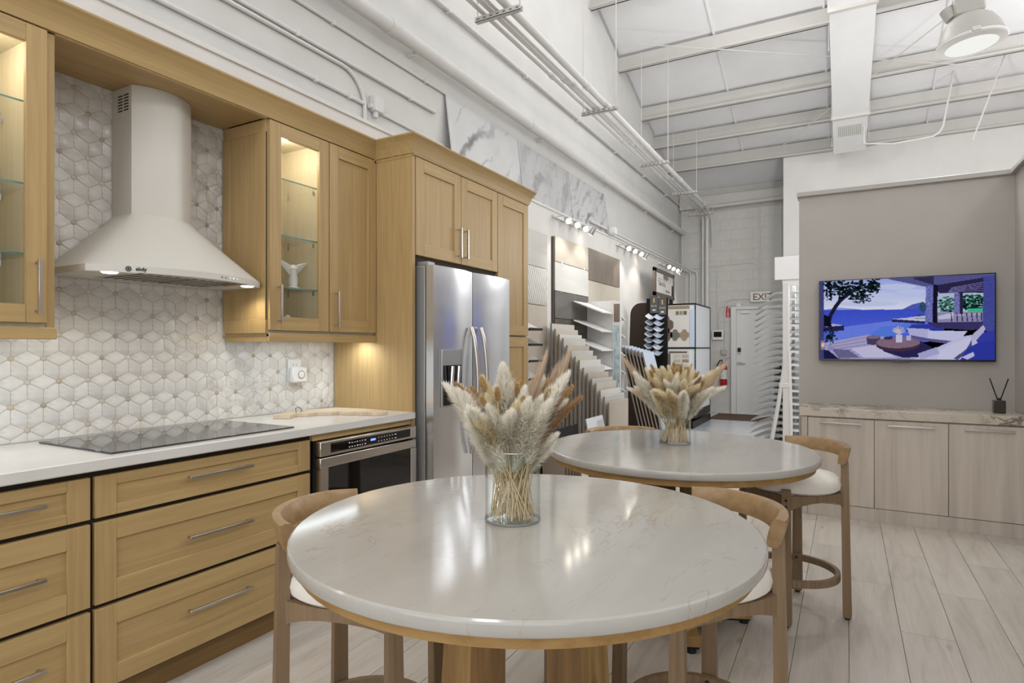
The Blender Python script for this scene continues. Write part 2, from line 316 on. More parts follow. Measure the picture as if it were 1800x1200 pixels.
# ---------------------------------------------------------------- geometry helpers
class G:
    def __init__(s):
        s.v = []; s.f = []; s.m = []; s.s = []
    def add(s, vs, fs, m=0, smooth=False):
        o = len(s.v); s.v += [tuple(p) for p in vs]
        for f in fs:
            s.f.append(tuple(i+o for i in f)); s.m.append(m); s.s.append(smooth)
        return s
    def box(s, x0, x1, y0, y1, z0, z1, b=0.0, m=0, mat=None):
        c = ((x0+x1)/2, (y0+y1)/2, (z0+z1)/2); h = (abs(x1-x0)/2, abs(y1-y0)/2, abs(z1-z0)/2)
        b = min(b, min(h)*0.45)
        vs, fs = [], []
        if b <= 0:
            for dx in (-1, 1):
                for dy in (-1, 1):
                    for dz in (-1, 1):
                        vs.append((c[0]+dx*h[0], c[1]+dy*h[1], c[2]+dz*h[2]))
            fs = [(0, 1, 3, 2), (4, 6, 7, 5), (0, 4, 5, 1), (2, 3, 7, 6), (0, 2, 6, 4), (1, 5, 7, 3)]
        else:
            idx = {}
            for ax in range(3):
                for d in (-1, 1):
                    for p in (-1, 1):
                        for q in (-1, 1):
                            sg = [0, 0, 0]; sg[ax] = d; o1, o2 = [k for k in range(3) if k != ax]; sg[o1] = p; sg[o2] = q
                            pt = [c[k]+sg[k]*(h[k] if k == ax else h[k]-b) for k in range(3)]
                            idx[(ax, tuple(sg))] = len(vs); vs.append(tuple(pt))
            for ax in range(3):
                o1, o2 = [k for k in range(3) if k != ax]
                for d in (-1, 1):
                    q = []
                    for p, r in ((-1, -1), (1, -1), (1, 1), (-1, 1)):
                        sg = [0, 0, 0]; sg[ax] = d; sg[o1] = p; sg[o2] = r; q.append(idx[(ax, tuple(sg))])
                    fs.append(tuple(q))
            for a in range(3):
                for bb in range(a+1, 3):
                    e = 3-a-bb
                    for p in (-1, 1):
                        for r in (-1, 1):
                            s1 = [0, 0, 0]; s1[a] = p; s1[bb] = r; s2 = list(s1); s1[e] = -1; s2[e] = 1
                            fs.append((idx[(a, tuple(s1))], idx[(a, tuple(s2))], idx[(bb, tuple(s2))], idx[(bb, tuple(s1))]))
            for p in (-1, 1):
                for q in (-1, 1):
                    for r in (-1, 1):
                        sg = (p, q, r); fs.append((idx[(0, sg)], idx[(1, sg)], idx[(2, sg)]))
            # consistent outward winding
            ff = []
            for f in fs:
                a_, b_, c_ = (Vector(vs[f[i]]) for i in range(3)); n = (b_-a_).cross(c_-a_)
                ctr = sum((Vector(vs[i]) for i in f), Vector())/len(f)-Vector(c)
                ff.append(f if n.dot(ctr) >= 0 else tuple(reversed(f)))
            fs = ff
        if mat is not None:
            vs = [tuple(mat @ Vector(p)) for p in vs]
        return s.add(vs, fs, m)
    def tube(s, pts, r, seg=8, m=0, caps=True):
        pts = [Vector(p) for p in pts]; n = len(pts)
        rs = r if isinstance(r, (list, tuple)) else [r]*n
        t0 = (pts[1]-pts[0]).normalized(); up = Vector((0, 0, 1)) if abs(t0.z) < 0.9 else Vector((1, 0, 0))
        u = t0.cross(up).normalized(); vs, fs = [], []
        for i, p in enumerate(pts):
            t = ((pts[min(i+1, n-1)]-p).normalized()+(p-pts[max(i-1, 0)]).normalized()).normalized()
            u = (u-t*u.dot(t)).normalized(); w_ = t.cross(u)
            for k in range(seg):
                a = 2*PI*k/seg; vs.append(p+(u*math.cos(a)+w_*math.sin(a))*rs[i])
        for i in range(n-1):
            for k in range(seg):
                k2 = (k+1) % seg; fs.append((i*seg+k, i*seg+k2, (i+1)*seg+k2, (i+1)*seg+k))
        s.add(vs, fs, m, True)
        if caps:
            s.add(vs[:seg], [tuple(reversed(range(seg)))], m); s.add(vs[-seg:], [tuple(range(seg))], m)
        return s
    def lathe(s, prof, c=(0, 0, 0), seg=24, m=0, smooth=True, mat=None):
        vs, fs = [], []
        for r, z in prof:
            for k in range(seg):
                a = 2*PI*k/seg; vs.append((c[0]+r*math.cos(a), c[1]+r*math.sin(a), c[2]+z))
        for i in range(len(prof)-1):
            for k in range(seg):
                k2 = (k+1) % seg; fs.append((i*seg+k, i*seg+k2, (i+1)*seg+k2, (i+1)*seg+k))
        if mat is not None: vs = [tuple(mat @ Vector(p)) for p in vs]
        return s.add(vs, fs, m, smooth)
    def disc(s, c, r, seg=24, m=0, flip=False, mat=None):
        vs = [(c[0]+r*math.cos(2*PI*k/seg), c[1]+r*math.sin(2*PI*k/seg), c[2]) for k in range(seg)]
        if mat is not None: vs = [tuple(mat @ Vector(p)) for p in vs]
        return s.add(vs, [tuple(reversed(range(seg))) if flip else tuple(range(seg))], m)
    def prism(s, poly, axis, a, b, m=0):
        """poly: 2-D points in the two other axes (in xyz order); extruded along axis from a to b"""
        n = len(poly); vs = []
        for t in (a, b):
            for p, q in poly:
                vs.append((t, p, q) if axis == 0 else ((p, t, q) if axis == 1 else (p, q, t)))
        fs = [tuple(range(n)), tuple(range(2*n-1, n-1, -1))]+[(i, i+n, (i+1) % n+n, (i+1) % n) for i in range(n)]
        ar = sum(poly[i][0]*poly[(i+1) % n][1]-poly[(i+1) % n][0]*poly[i][1] for i in range(n))
        sgn = (ar > 0) == (b > a)
        if axis == 1: sgn = not sgn
        if sgn: fs = [tuple(reversed(f)) for f in fs]
        return s.add(vs, fs, m)
    def quad(s, a, b, c, d, m=0):
        return s.add([a, b, c, d], [(0, 1, 2, 3)], m)
    def loft(s, rings, m=0, smooth=True, closed=True, cap0=False, cap1=False):
        n = len(rings[0]); vs = [p for r in rings for p in r]; fs = []
        for i in range(len(rings)-1):
            for k in range(n if closed else n-1):
                k2 = (k+1) % n; fs.append((i*n+k, i*n+k2, (i+1)*n+k2, (i+1)*n+k))
        s.add(vs, fs, m, smooth)
        if cap0: s.add(rings[0], [tuple(reversed(range(n)))], m)
        if cap1: s.add(rings[-1], [tuple(range(n))], m)
        return s
    def mesh(s, name, mats, off=(0, 0, 0)):
        me = bpy.data.meshes.new(name)
        me.from_pydata([(p[0]-off[0], p[1]-off[1], p[2]-off[2]) for p in s.v], [], s.f)
        me.polygons.foreach_set('material_index', s.m); me.polygons.foreach_set('use_smooth', s.s)
        for k in (mats if isinstance(mats, (list, tuple)) else [mats]):
            me.materials.append(M[k] if isinstance(k, str) else k)
        me.update(); me.set_sharp_from_angle(angle=math.radians(38)); return me

def wloc(o):
    p = Vector((0, 0, 0))
    while o is not None:
        p += o.location; o = o.parent
    return p
def put(name, g, mats, parent=None, label=None, cat=None, group=None, kind=None, at=None):
    off = wloc(parent) if parent else (Vector(at) if at is not None else Vector((0, 0, 0)))
    me = g.mesh(name, mats, off); o = bpy.data.objects.new(name, me); COL.objects.link(o)
    if parent: o.parent = parent
    elif at is not None: o.location = at
    tag(o, label, cat, group, kind); return o
def inst(name, me, parent=None, loc=(0, 0, 0), rot=(0, 0, 0)):
    o = bpy.data.objects.new(name, me); COL.objects.link(o); o.parent = parent
    o.location = Vector(loc)-(wloc(parent) if parent else Vector((0, 0, 0))); o.rotation_euler = rot; return o
def tag(o, label=None, cat=None, group=None, kind=None):
    if label: o['label'] = label
    if cat: o['category'] = cat
    if group: o['group'] = group
    if kind: o['kind'] = kind
    return o
def thing(name, loc, label, cat, group=None):
    o = bpy.data.objects.new(name, None); COL.objects.link(o); o.location = loc; o.empty_display_size = 0.1
    return tag(o, label, cat, group)
def dup(root, loc=None, rz=None, label=None):
    r = root.copy(); COL.objects.link(r)
    if loc is not None: r.location = loc
    if rz is not None: r.rotation_euler = (0, 0, rz)
    if label: r['label'] = label
    for ch in root.children:
        c = ch.copy(); COL.objects.link(c); c.parent = r
        for gch in ch.children:
            d = gch.copy(); COL.objects.link(d); d.parent = c
    return r
def text(name, body, size, mat, parent, loc, rot, extrude=0.0006, align='LEFT', spacing=1.0, bold=0.0):
    cu = bpy.data.curves.new('txt', 'FONT'); cu.body = body; cu.size = size; cu.extrude = extrude; cu.align_x = align
    cu.space_character = spacing; cu.offset = bold; cu.resolution_u = 2
    t = bpy.data.objects.new('txt', cu); COL.objects.link(t)
    dg = bpy.context.evaluated_depsgraph_get(); dg.update()
    me = bpy.data.meshes.new_from_object(t.evaluated_get(dg)); bpy.data.objects.remove(t); bpy.data.curves.remove(cu)
    me.materials.clear(); me.materials.append(M[mat]); me.name = name
    return inst(name, me, parent, loc, rot)
ORD = ['first', 'second', 'third', 'fourth', 'fifth', 'sixth', 'seventh', 'eighth', 'ninth', 'tenth', 'eleventh', 'twelfth',
       'thirteenth', 'fourteenth', 'fifteenth', 'sixteenth', 'seventeenth', 'eighteenth']

# camera projection used only to rank pieces by how large they show
def px_of(x, y, z):
    fx, fy = -math.sin(math.radians(29)), math.cos(math.radians(29)); dx, dy, dz = x-2.85, y, z-1.29
    d = dx*fx+dy*fy
    if d < 0.05: return None
    return 900+1060*(dx*fy-dy*fx)/d, 611-1060*dz/d, d

# ---------------------------------------------------------------- the room
YB = 12.4          # back wall
def roof_z(y):     # underside of the purlins
    return 5.40+0.32*(8.63-y) if y > 4.6 else 5.40+0.32*(8.63-4.6)-0.32*(4.6-y)
floor = put('floor', G().box(-0.2, 8.2, -3.8, YB+0.1, -0.12, -0.006), 'floor_base', kind='structure')
pw, pl = 0.2065, 1.2
pmesh = {}
def plank_me(ln):
    k = round(ln, 3)
    if k not in pmesh: pmesh[k] = G().box(0.0009, pw-0.0009, 0.0012, ln-0.0012, -0.0055, 0.0, 0.0012).mesh('plank', 'plank')
    return pmesh[k]
x_ref, YT = 3.0665, 8.86
for i in range(-13, 14):
    x = x_ref+i*pw
    y0 = (3.26 if i % 2 == 0 else 3.855)
    for k in range(-4, 6):
        y = y0+k*pl; ln = min(pl, YT-y)
        if ln > 0.05: inst('plank', plank_me(ln), floor, (x, y, 0))
tmh = G().box(0.001, 0.599, 0.001, 0.589, -0.0055, 0.0, 0.0015).mesh('floor_tile', 'floor_tile')
for i in range(7):
    for k in range(6):
        inst('floor_tile', tmh, floor, (0.0+i*0.6, YT+k*0.59, 0))

wall_left = put('wall_left', G().box(-0.3, 0.0, -3.8, YB, 0, 2.83), 'wall', kind='structure')
g = G(); pts = [(-3.8, 2.83), (YB, 2.83), (YB, roof_z(YB)+0.2), (4.6, roof_z(4.6)+0.2), (-3.8, roof_z(-3.8)+0.2)]
g.prism(pts, 0, -0.3, -0.12)
put('wall_left_upper', g, 'wall_up', kind='structure')
put('trim_3', G().box(-0.12, 0.012, -3.8, YB, 2.806, 2.832, 0.003), 'wall', kind='structure')
wb = put('wall_back', G().box(-0.3, 8.2, YB+0.008, YB+0.2, 0, roof_z(YB)+0.25), 'block', kind='structure')
bm_full = G().box(0.0008, 0.3992, -0.004, 0.0, 0.0008, 0.1992, 0.002).mesh('block', 'block')
bm_half = G().box(0.0008, 0.1992, -0.004, 0.0, 0.0008, 0.1992, 0.002).mesh('block', 'block')
for r in range(22):
    z = r*0.2
    if r % 2 == 0:
        for i in range(5):
            inst('block', bm_full, wb, (-0.12+i*0.4, YB+0.0075, z))
    else:
        inst('block', bm_half, wb, (-0.12, YB+0.0075, z))
        for i in range(5):
            inst('block', bm_full, wb, (0.08+i*0.4, YB+0.0075, z))
# office block whose face rises to the roof behind the television wall
put('wall_right_rear', G().box(1.907, 8.2, 11.3, 11.42, 0, roof_z(11.3)+0.1).box(1.907, 2.03, 11.42, YB, 0, roof_z(11.8)), 'wall', kind='structure')
put('wall_right', G().box(2.5, 4.05, 5.65, 5.78, 0, 2.56).box(3.93, 4.05, 1.2, 5.65, 0, 2.56), 'wall_grey', kind='structure')
put('trim_1', G().box(2.485, 4.07, 5.622, 5.80, 2.56, 2.60, 0.004).box(3.9, 4.07, 1.2, 5.622, 2.56, 2.60, 0.004), 'trim_grey', kind='structure')
put('wall_far_right', G().box(8.1, 8.3, -3.8, YB, 0, 6.9), 'wall', kind='structure')
put('wall_front', G().box(-0.3, 8.3, -4.0, -3.8, 4.0, 5.2).box(-0.3, 8.3, -4.0, -3.8, 0, 0.3), 'wall', kind='structure')

# sloping roof with purlins and sagging insulation panels
g = G()
for y0, y1 in ((-4.0, 4.6), (4.6, YB+0.2)):
    za, zb = roof_z(y0)+0.26, roof_z(y1)+0.26
    g.add([(-0.3, y0, za), (8.3, y0, za), (8.3, y1, zb), (-0.3, y1, zb), (-0.3, y0, za+0.1), (8.3, y0, za+0.1), (8.3, y1, zb+0.1), (-0.3, y1, zb+0.1)],
          [(0, 3, 2, 1), (4, 5, 6, 7), (0, 1, 5, 4), (2, 3, 7, 6), (1, 2, 6, 5), (0, 4, 7, 3)])
ceiling = put('ceiling', g, 'insul', kind='structure')
PY = [6.36, 7.51, 8.66, 9.78, 10.55, 11.30]
for y in PY:
    z = roof_z(y); g = G()
    g.box(-0.12, 8.1, y-0.012, y+0.012, z, z+0.22); g.box(-0.12, 8.1, y-0.075, y+0.012, z, z+0.028, 0.004); g.box(-0.12, 8.1, y-0.01, y+0.06, z+0.2, z+0.222)
    put('purlin', g, 'purlin', ceiling)
for a, b in zip(PY[:-1], PY[1:]):
    for i in range(6):
        x0 = -0.1+i*1.35; x1 = x0+1.345; rings = []
        for s in range(7):
            u = s/6; row = []
            for t in range(5):
                vv = t/4; y = a+0.03+(b-a-0.06)*vv
                sag = 0.035*math.sin(PI*vv)*(math.sin(PI*u)**0.5 if 0 < u < 1 else 0.0)
                row.append((x0+(x1-x0)*u, y, roof_z(y)+0.245-sag))
            rings.append(row)
        put('insulation_panel', G().loft(rings, closed=False), 'insul', ceiling)
        put('seam_strip', G().add(
            [(x1-0.01, a, roof_z(a)+0.225), (x1+0.015, a, roof_z(a)+0.225), (x1+0.015, b, roof_z(b)+0.225), (x1-0.01, b, roof_z(b)+0.225),
             (x1-0.01, a, roof_z(a)+0.26), (x1+0.015, a, roof_z(a)+0.26), (x1+0.015, b, roof_z(b)+0.26), (x1-0.01, b, roof_z(b)+0.26)],
            [(0, 3, 2, 1), (0, 1, 5, 4), (1, 2, 6, 5), (2, 3, 7, 6), (3, 0, 4, 7)]), 'insul', ceiling)
zE = 4.02
put('trim_2', G().box(-0.1, 1.95, YB-0.1, YB, zE+0.04, roof_z(YB)+0.1).tube([(0.42, YB-0.17, zE+0.03), (1.9, YB-0.17, zE+0.06)], 0.035, 10), 'purlin', kind='structure')

# backsplash: long six-sided petals between small dots on a triangular lattice
A = 0.110; HR = A*math.sqrt(3)/2; cut = 0.0098; gap = 0.0003
def petal_poly(ang):
    hl = A/2-cut; hw = A/(2*math.sqrt(3)); e = hw*cut/(A/2)
    p = [(-hl, -e), (0, -hw), (hl, -e), (hl, e), (0, hw), (-hl, e)]
    k = 1-gap*2/hw*1.2; ca, sa = math.cos(ang), math.sin(ang)
    return [((x*k)*ca-(y*k)*sa, (x*k)*sa+(y*k)*ca) for x, y in p]
PET = [petal_poly(a) for a in (0, PI/3, 2*PI/3)]
def clip(poly, f):
    out = []
    for i in range(len(poly)):
        p, q = poly[i], poly[(i+1) % len(poly)]; fp, fq = f(p), f(q)
        if fp >= 0: out.append(p)
        if (fp >= 0) != (fq >= 0):
            t = fp/(fp-fq); out.append((p[0]+(q[0]-p[0])*t, p[1]+(q[1]-p[1])*t))
    return out
def tile_g(poly, c=(0, 0), x0=0.0003, x1=0.0024, ch=0.0005):
    cx = sum(p[0] for p in poly)/len(poly); cy = sum(p[1] for p in poly)/len(poly); n = len(poly)
    inner = []
    for p in poly:
        d = math.hypot(p[0]-cx, p[1]-cy) or 1; k = max(0.2, 1-ch*1.6/d); inner.append((cx+(p[0]-cx)*k, cy+(p[1]-cy)*k))
    g = G(); o = [(x1-ch, p[0]+c[0], p[1]+c[1]) for p in poly]; b = [(x0, p[0]+c[0], p[1]+c[1]) for p in poly]; t = [(x1, p[0]+c[0], p[1]+c[1]) for p in inner]
    ar = sum(poly[i][0]*poly[(i+1) % n][1]-poly[(i+1) % n][0]*poly[i][1] for i in range(n))
    fs = [tuple(range(n))]; vs = t+o+b
    for i in range(n):
        j = (i+1) % n; fs += [(n+i, n+j, j, i), (2*n+i, 2*n+j, n+j, n+i)]
    if ar < 0: fs = [tuple(reversed(f)) for f in fs]
    return g.add(vs, fs)
pet_me = [tile_g(p).mesh('tile', 'tile') for p in PET]
Y0, Z0 = 1.218, 1.246
def in_reg(y, z):
    return (0.70 < y < 2.83 and 0.9 < z < 1.40) or (1.08 < y < 2.05 and 1.38 < z < 2.44)
todo = []; dots = G()
for j in range(-5, 15):
    for i in range(-8, 18):
        y = Y0+i*A+(j % 2)*A/2; z = Z0+j*HR
        for k, ang in enumerate((0, PI/3, 2*PI/3)):
            cy, cz = y+math.cos(ang)*A/2, z+math.sin(ang)*A/2
            if in_reg(cy, cz):
                q = px_of(0, cy, cz); vis = q and -30 < q[0] < 640 and q[1] > 90
                todo.append((q[2] if vis else 99+random.random(), k, cy, cz))
        if in_reg(y, z) and 0.93 < z < 2.41 and y < 2.785:
            dp = [(cut*0.98*math.cos(PI/6+a*PI/3)*1.12, cut*0.98*math.sin(PI/6+a*PI/3)*1.12) for a in range(6)]
            t = tile_g(dp, (y, z)); dots.add(t.v, t.f)
todo.sort(); rest = G(); nt_ = 0
for d, k, cy, cz in todo:
    poly = [(p[0]+cy, p[1]+cz) for p in PET[k]]
    c2 = clip(clip(poly, lambda p: 2.798-p[0]), lambda p: p[1]-0.917)
    if len(c2) < 3: continue
    if nt_ < 299 and len(c2) == 6 and all(abs(a[0]-b[0])+abs(a[1]-b[1]) < 1e-9 for a, b in zip(c2, poly)):
        inst('tile', pet_me[k], wall_left, (0, cy, cz)); nt_ += 1
    else:
        t = tile_g(c2); rest.add(t.v, t.f)
put('tile_field', rest, 'tile', wall_left, kind='stuff')
put('dot_tile', dots, 'dot', wall_left, kind='stuff')

# ---------------------------------------------------------------- kitchen cabinets
def shaker(parent, y0, y1, z0, z1, xf, stile=0.06, th=0.02, grain='v', pane=False, name='door'):
    """a framed door or drawer front facing +x"""
    g = G(); x0 = xf-th
    g.box(x0, xf, y0, y0+stile, z0, z1, 0.0015, 0); g.box(x0, xf, y1-stile, y1, z0, z1, 0.0015, 0)
    g.box(x0, xf, y0+stile, y1-stile, z0, z0+stile, 0.0015, 1); g.box(x0, xf, y0+stile, y1-stile, z1-stile, z1, 0.0015, 1)
    fr = put(name, g, ['oak_v', 'oak_h'], parent)
    if pane:
        put('glass_pane', G().box(x0+0.008, x0+0.012, y0+stile-0.004, y1-stile+0.004, z0+stile-0.004, z1-stile+0.004), 'glass', fr)
    else:
        put('panel', G().box(x0+0.002, xf-0.009, y0+stile-0.004, y1-stile+0.004, z0+stile-0.004, z1-stile+0.004), 'oak_v' if grain == 'v' else 'oak_h', fr)
    return fr
def bar_handle(parent, x, y0, y1, z0, z1):
    """square bar pull standing off a +x face at x; runs along y or z"""
    g = G(); s = 0.0055; xo = x+0.028
    g.box(xo-s, xo+s, y0-(s if z1 > z0 else 0), y1+(s if z1 > z0 else 0), z0-(0 if z1 > z0 else s), z1+(0 if z1 > z0 else s), 0.001)
    if z1 > z0:
        for z in (z0+0.012, z1-0.012): g.box(x, xo-s, y0-0.004, y0+0.004, z-0.004, z+0.004)
    else:
        for y in (y0+0.012, y1-0.012): g.box(x, xo-s, y-0.004, y+0.004, z0-0.004, z0+0.004)
    return put('handle', g, 'steel', parent)
XD = 0.622
def drawer_base(y0, y1, label, handle_half):
    t = thing('drawer_cabinet', (0.3, (y0+y1)/2, 0), label, 'cabinet')
    put('body', G().box(0.01, 0.60, y0, y1, 0.105, 0.872), 'dark_gap', t)
    put('toe_kick', G().box(0.54, 0.558, y0, y1, 0.0, 0.105), 'toe', t)
    for a, b in ((0.118, 0.398), (0.414, 0.694), (0.710, 0.852)):
        st = 0.07 if b-a > 0.2 else 0.036
        d = shaker(t, y0+0.007, y1-0.007, a, b, XD, 0.07, grain='h', name='drawer') if st > 0.05 else None
        if d is None:
            g = G(); ya, yb = y0+0.007, y1-0.007; x0 = XD-0.02
            g.box(x0, XD, ya, ya+0.07, a, b, 0.0015, 0); g.box(x0, XD, yb-0.07, yb, a, b, 0.0015, 0)
            g.box(x0, XD, ya+0.07, yb-0.07, a, a+st, 0.0015, 1); g.box(x0, XD, ya+0.07, yb-0.07, b-st, b, 0.0015, 1)
            d = put('drawer', g, ['oak_v', 'oak_h'], t)
            put('panel', G().box(x0+0.002, XD-0.009, ya+0.066, yb-0.066, a+st-0.004, b-st+0.004), 'oak_h', d)
        zc = {0.118: 0.27, 0.414: 0.556, 0.710: 0.789}[a]; yc = (y0+y1)/2
        bar_handle(d, XD-0.009, yc-handle_half, yc+handle_half, zc, zc)
    return t
drawer_base(0.40, 1.096, 'oak three-drawer base cabinet at the left edge, left of the wide drawers', 0.205)
drawer_base(1.096, 2.048, 'wide oak three-drawer base cabinet under the black cooktop', 0.142)
t = thing('oven_cabinet', (0.3, 2.43, 0), 'oak base cabinet holding the built-in microwave drawer', 'cabinet')
put('body', G().box(0.01, 0.56, 2.05, 2.808, 0.105, 0.40).box(0.01, 0.6, 2.05, 2.064, 0.105, 0.872).box(0.01, 0.6, 2.796, 2.808, 0.105, 0.872), 'dark_gap', t)
put('toe_kick', G().box(0.54, 0.558, 2.05, 2.808, 0.0, 0.105), 'toe', t)
put('top_rail', G().box(0.58, XD, 2.056, 2.802, 0.843, 0.872, 0.0015), 'oak_h', t)
d = shaker(t, 2.057, 2.80, 0.118, 0.40, XD, 0.07, grain='h', name='drawer'); bar_handle(d, XD-0.009, 2.29, 2.57, 0.262, 0.262)
# microwave drawer
t = thing('microwave_drawer', (0.35, 2.43, 0.42), 'stainless steel microwave drawer with black glass window under the worktop', 'microwave')
put('case', G().box(0.06, 0.612, 2.068, 2.792, 0.42, 0.838), 'black', t)
put('control_fascia', G().box(0.612, 0.66, 2.07, 2.80, 0.768, 0.838, 0.003), 'oven_steel', t)
cp = put('control_panel', G().box(0.655, 0.6615, 2.135, 2.745, 0.781, 0.826, 0.001), 'black_glass', t)
dg_ = G(); y = 2.43
put('clock_display', G().box(0.6612, 0.662, 2.415, 2.452, 0.800, 0.811), emit('clock_blue', (120, 160, 255), 2.2), cp)
gb = G()
for r in range(2):
    z = 0.811-r*0.020
    for i in range(7): gb.box(0.6612, 0.6619, 2.255+i*0.019, 2.255+i*0.019+random.uniform(0.005, 0.012), z-0.002, z+random.uniform(0.0005, 0.004))
    for i in range(6): gb.box(0.6612, 0.6619, 2.475+i*0.022, 2.475+i*0.022+0.005, z-0.0025, z+0.0025)
    gb.box(0.6612, 0.6619, 2.606, 2.622, z-0.002, z+0.002)
put('key_legend', gb, 'white_plastic', cp, kind='stuff')
dr = put('drawer_front', G().box(0.612, 0.66, 2.07, 2.80, 0.712, 0.760, 0.003).box(0.612, 0.66, 2.07, 2.12, 0.43, 0.712).box(0.612, 0.66, 2.748, 2.80, 0.43, 0.712).box(0.612, 0.66, 2.12, 2.748, 0.43, 0.47), 'oven_steel', t)
put('window', G().box(0.64, 0.657, 2.12, 2.748, 0.47, 0.712), 'black_glass', dr)
# worktop, cooktop
put('worktop', G().box(0.008, 0.648, 0.40, 2.812, 0.875, 0.915, 0.004), 'quartz', at=(0.3, 1.6, 0.875), label='long white quartz worktop along the tiled kitchen wall', cat='worktop')
put('cooktop', G().box(0.075, 0.59, 1.17, 1.975, 0.9155, 0.922, 0.002), 'cooktop_glass', at=(0.33, 1.57, 0.915), label='black glass cooktop set on the white worktop under the hood', cat='cooktop')
# serving board with an irregular, state-shaped outline
pxs = [(0.215, 2.165), (0.29, 2.21), (0.245, 2.29), (0.295, 2.33), (0.30, 2.39), (0.36, 2.43), (0.37, 2.475), (0.44, 2.47), (0.46, 2.51), (0.51, 2.50), (0.53, 2.535), (0.58, 2.525), (0.60, 2.555), (0.655, 2.545),
       (0.66, 2.575), (0.60, 2.62), (0.52, 2.66), (0.40, 2.67), (0.29, 2.66), (0.20, 2.60), (0.14, 2.52), (0.13, 2.42), (0.13, 2.31), (0.16, 2.22)]
pxs = [(min(p, 0.60) if p < 0.62 else 0.612, q) for p, q in pxs]
t = thing('serving_board', (0.35, 2.45, 0.915), 'pale wooden serving board with wavy outline lying on the worktop', 'board')
put('board', G().prism(pxs, 2, 0.916, 0.934), 'board_wood', t)
put('cord_loop', G().tube([(0.20, 2.33, 0.934), (0.19, 2.335, 0.945), (0.17, 2.35, 0.953), (0.15, 2.385, 0.955), (0.155, 2.40, 0.948), (0.18, 2.39, 0.94), (0.2, 2.36, 0.9345)], 0.0022, 6), 'leather', t)
# wall outlet and plug-in
t = thing('wall_outlet', (0.0065, 2.484, 1.16), 'white wall outlet plate on the marble tiles right of the cooktop', 'outlet')
put('cover_plate', G().box(0.0065, 0.0115, 2.434, 2.532, 1.092, 1.222, 0.002), 'white_plastic', t)
put('socket', G().box(0.0115, 0.0135, 2.458, 2.508, 1.165, 1.205, 0.001), 'ceramic', t)
put('slot', G().box(0.0135, 0.014, 2.470, 2.473, 1.182, 1.196).box(0.0135, 0.014, 2.492, 2.495, 1.182, 1.196), 'grey_ink', t)
t = thing('plug_in_night_light', (0.014, 2.49, 1.13), 'white plug-in device with round button in the wall outlet', 'night light')
put('body', G().box(0.014, 0.05, 2.438, 2.545, 1.086, 1.178, 0.012), 'white_plastic', t)
mt = Matrix.Translation((0.0505, 2.50, 1.132)) @ Matrix.Rotation(PI/2, 4, 'Y')
put('button', G().lathe([(0.0, 0.004), (0.018, 0.004), (0.021, 0.002), (0.0215, -0.001)], seg=24, mat=mt), 'ceramic', t)
put('button_ring', G().lathe([(0.0215, 0.0005), (0.0245, 0.0015), (0.0245, -0.001)], seg=24, mat=mt), 'grey_ink', t)

# wall cabinets
def puck(parent, x, y, z):
    put('puck_light', G().lathe([(0.0, -0.004), (0.022, -0.004), (0.026, 0.0)], (x, y, z), 20), 'led', parent)
def glass_shelf(parent, y0, y1, z, n='glass_shelf'):
    sh = put(n, G().box(0.02, 0.305, y0, y1, z, z+0.006), 'glass', parent)
    put('shelf_edge', G().box(0.305, 0.3065, y0, y1, z, z+0.006), 'glass_edge', sh)
    gc = G()
    for y in (y0+0.006, y1-0.006):
        for x in (0.06, 0.26): gc.tube([(x, y, z-0.022), (x, y, z)], 0.005, 8)
    put('shelf_clip', gc, 'chrome', sh)
def wall_cab(y0, y1, label, mid=None, rail_right=0.0, rail_left=0.0, glass_side='L'):
    t = thing('wall_cabinet', (0.18, (y0+y1)/2, 1.355), label, 'cabinet')
    g = G(); zb, zt = 1.362, 2.425
    g.box(0.008, 0.338, y0, y0+0.018, zb, zt); g.box(0.008, 0.338, y1-0.018, y1, zb, zt)
    g.box(0.008, 0.338, y0+0.018, y1-0.018, zb, zb+0.018); g.box(0.008, 0.338, y0+0.018, y1-0.018, zt-0.018, zt)
    g.box(0.008, 0.016, y0+0.018, y1-0.018, zb+0.018, zt-0.018)
    if mid: g.box(0.016, 0.338, mid-0.009, mid+0.009, zb+0.018, zt-0.018)
    put('carcass', g, 'oak_in', t)
    put('light_rail', G().box(0.02, 0.352, y0-rail_left, y1+rail_right, 1.345, 1.362, 0.001).box(0.335, 0.358, y0-rail_left, y1+rail_right, 1.320, 1.362, 0.002)
        .box(0.02, 0.335, y0-rail_left, y0-rail_left+0.018, 1.320, 1.345), 'oak_h', t)
    put('led_strip', G().box(0.29, 0.302, y0+0.04, y1-0.04, 1.340, 1.345), 'led_cool', t)
    return t
tr = wall_cab(2.024, 2.797, 'oak wall cabinet right of the hood with one glass door and one panel door', 2.41)
d = shaker(tr, 2.027, 2.415, 1.378, 2.42, 0.36, 0.068, pane=True); bar_handle(d, 0.36, 2.075, 2.075, 1.412, 1.606)
d = shaker(tr, 2.421, 2.795, 1.378, 2.42, 0.36, 0.068); bar_handle(d, 0.36, 2.462, 2.462, 1.404, 1.604)
put('side_panel', G().box(0.02, 0.34, 2.014, 2.024, 1.362, 1.43, 0.001).box(0.02, 0.34, 2.014, 2.024, 2.36, 2.42, 0.001)
    .box(0.28, 0.34, 2.014, 2.024, 1.43, 2.36, 0.001).box(0.01, 0.07, 2.014, 2.024, 1.43, 2.36, 0.001).box(0.02, 0.34, 2.018, 2.024, 1.43, 2.36), 'oak_v', tr)
for z in (1.60, 1.866, 2.158): glass_shelf(tr, 2.044, 2.40, z)
puck(tr, 0.20, 2.12, 2.407)
tl = wall_cab(0.30, 1.080, 'oak wall cabinet with glass door at the left edge, left of the hood', 0.69, 0.028)
d = shaker(tl, 0.695, 1.077, 1.378, 2.42, 0.36, 0.064, pane=True); bar_handle(d, 0.36, 1.043, 1.043, 1.407, 1.601)
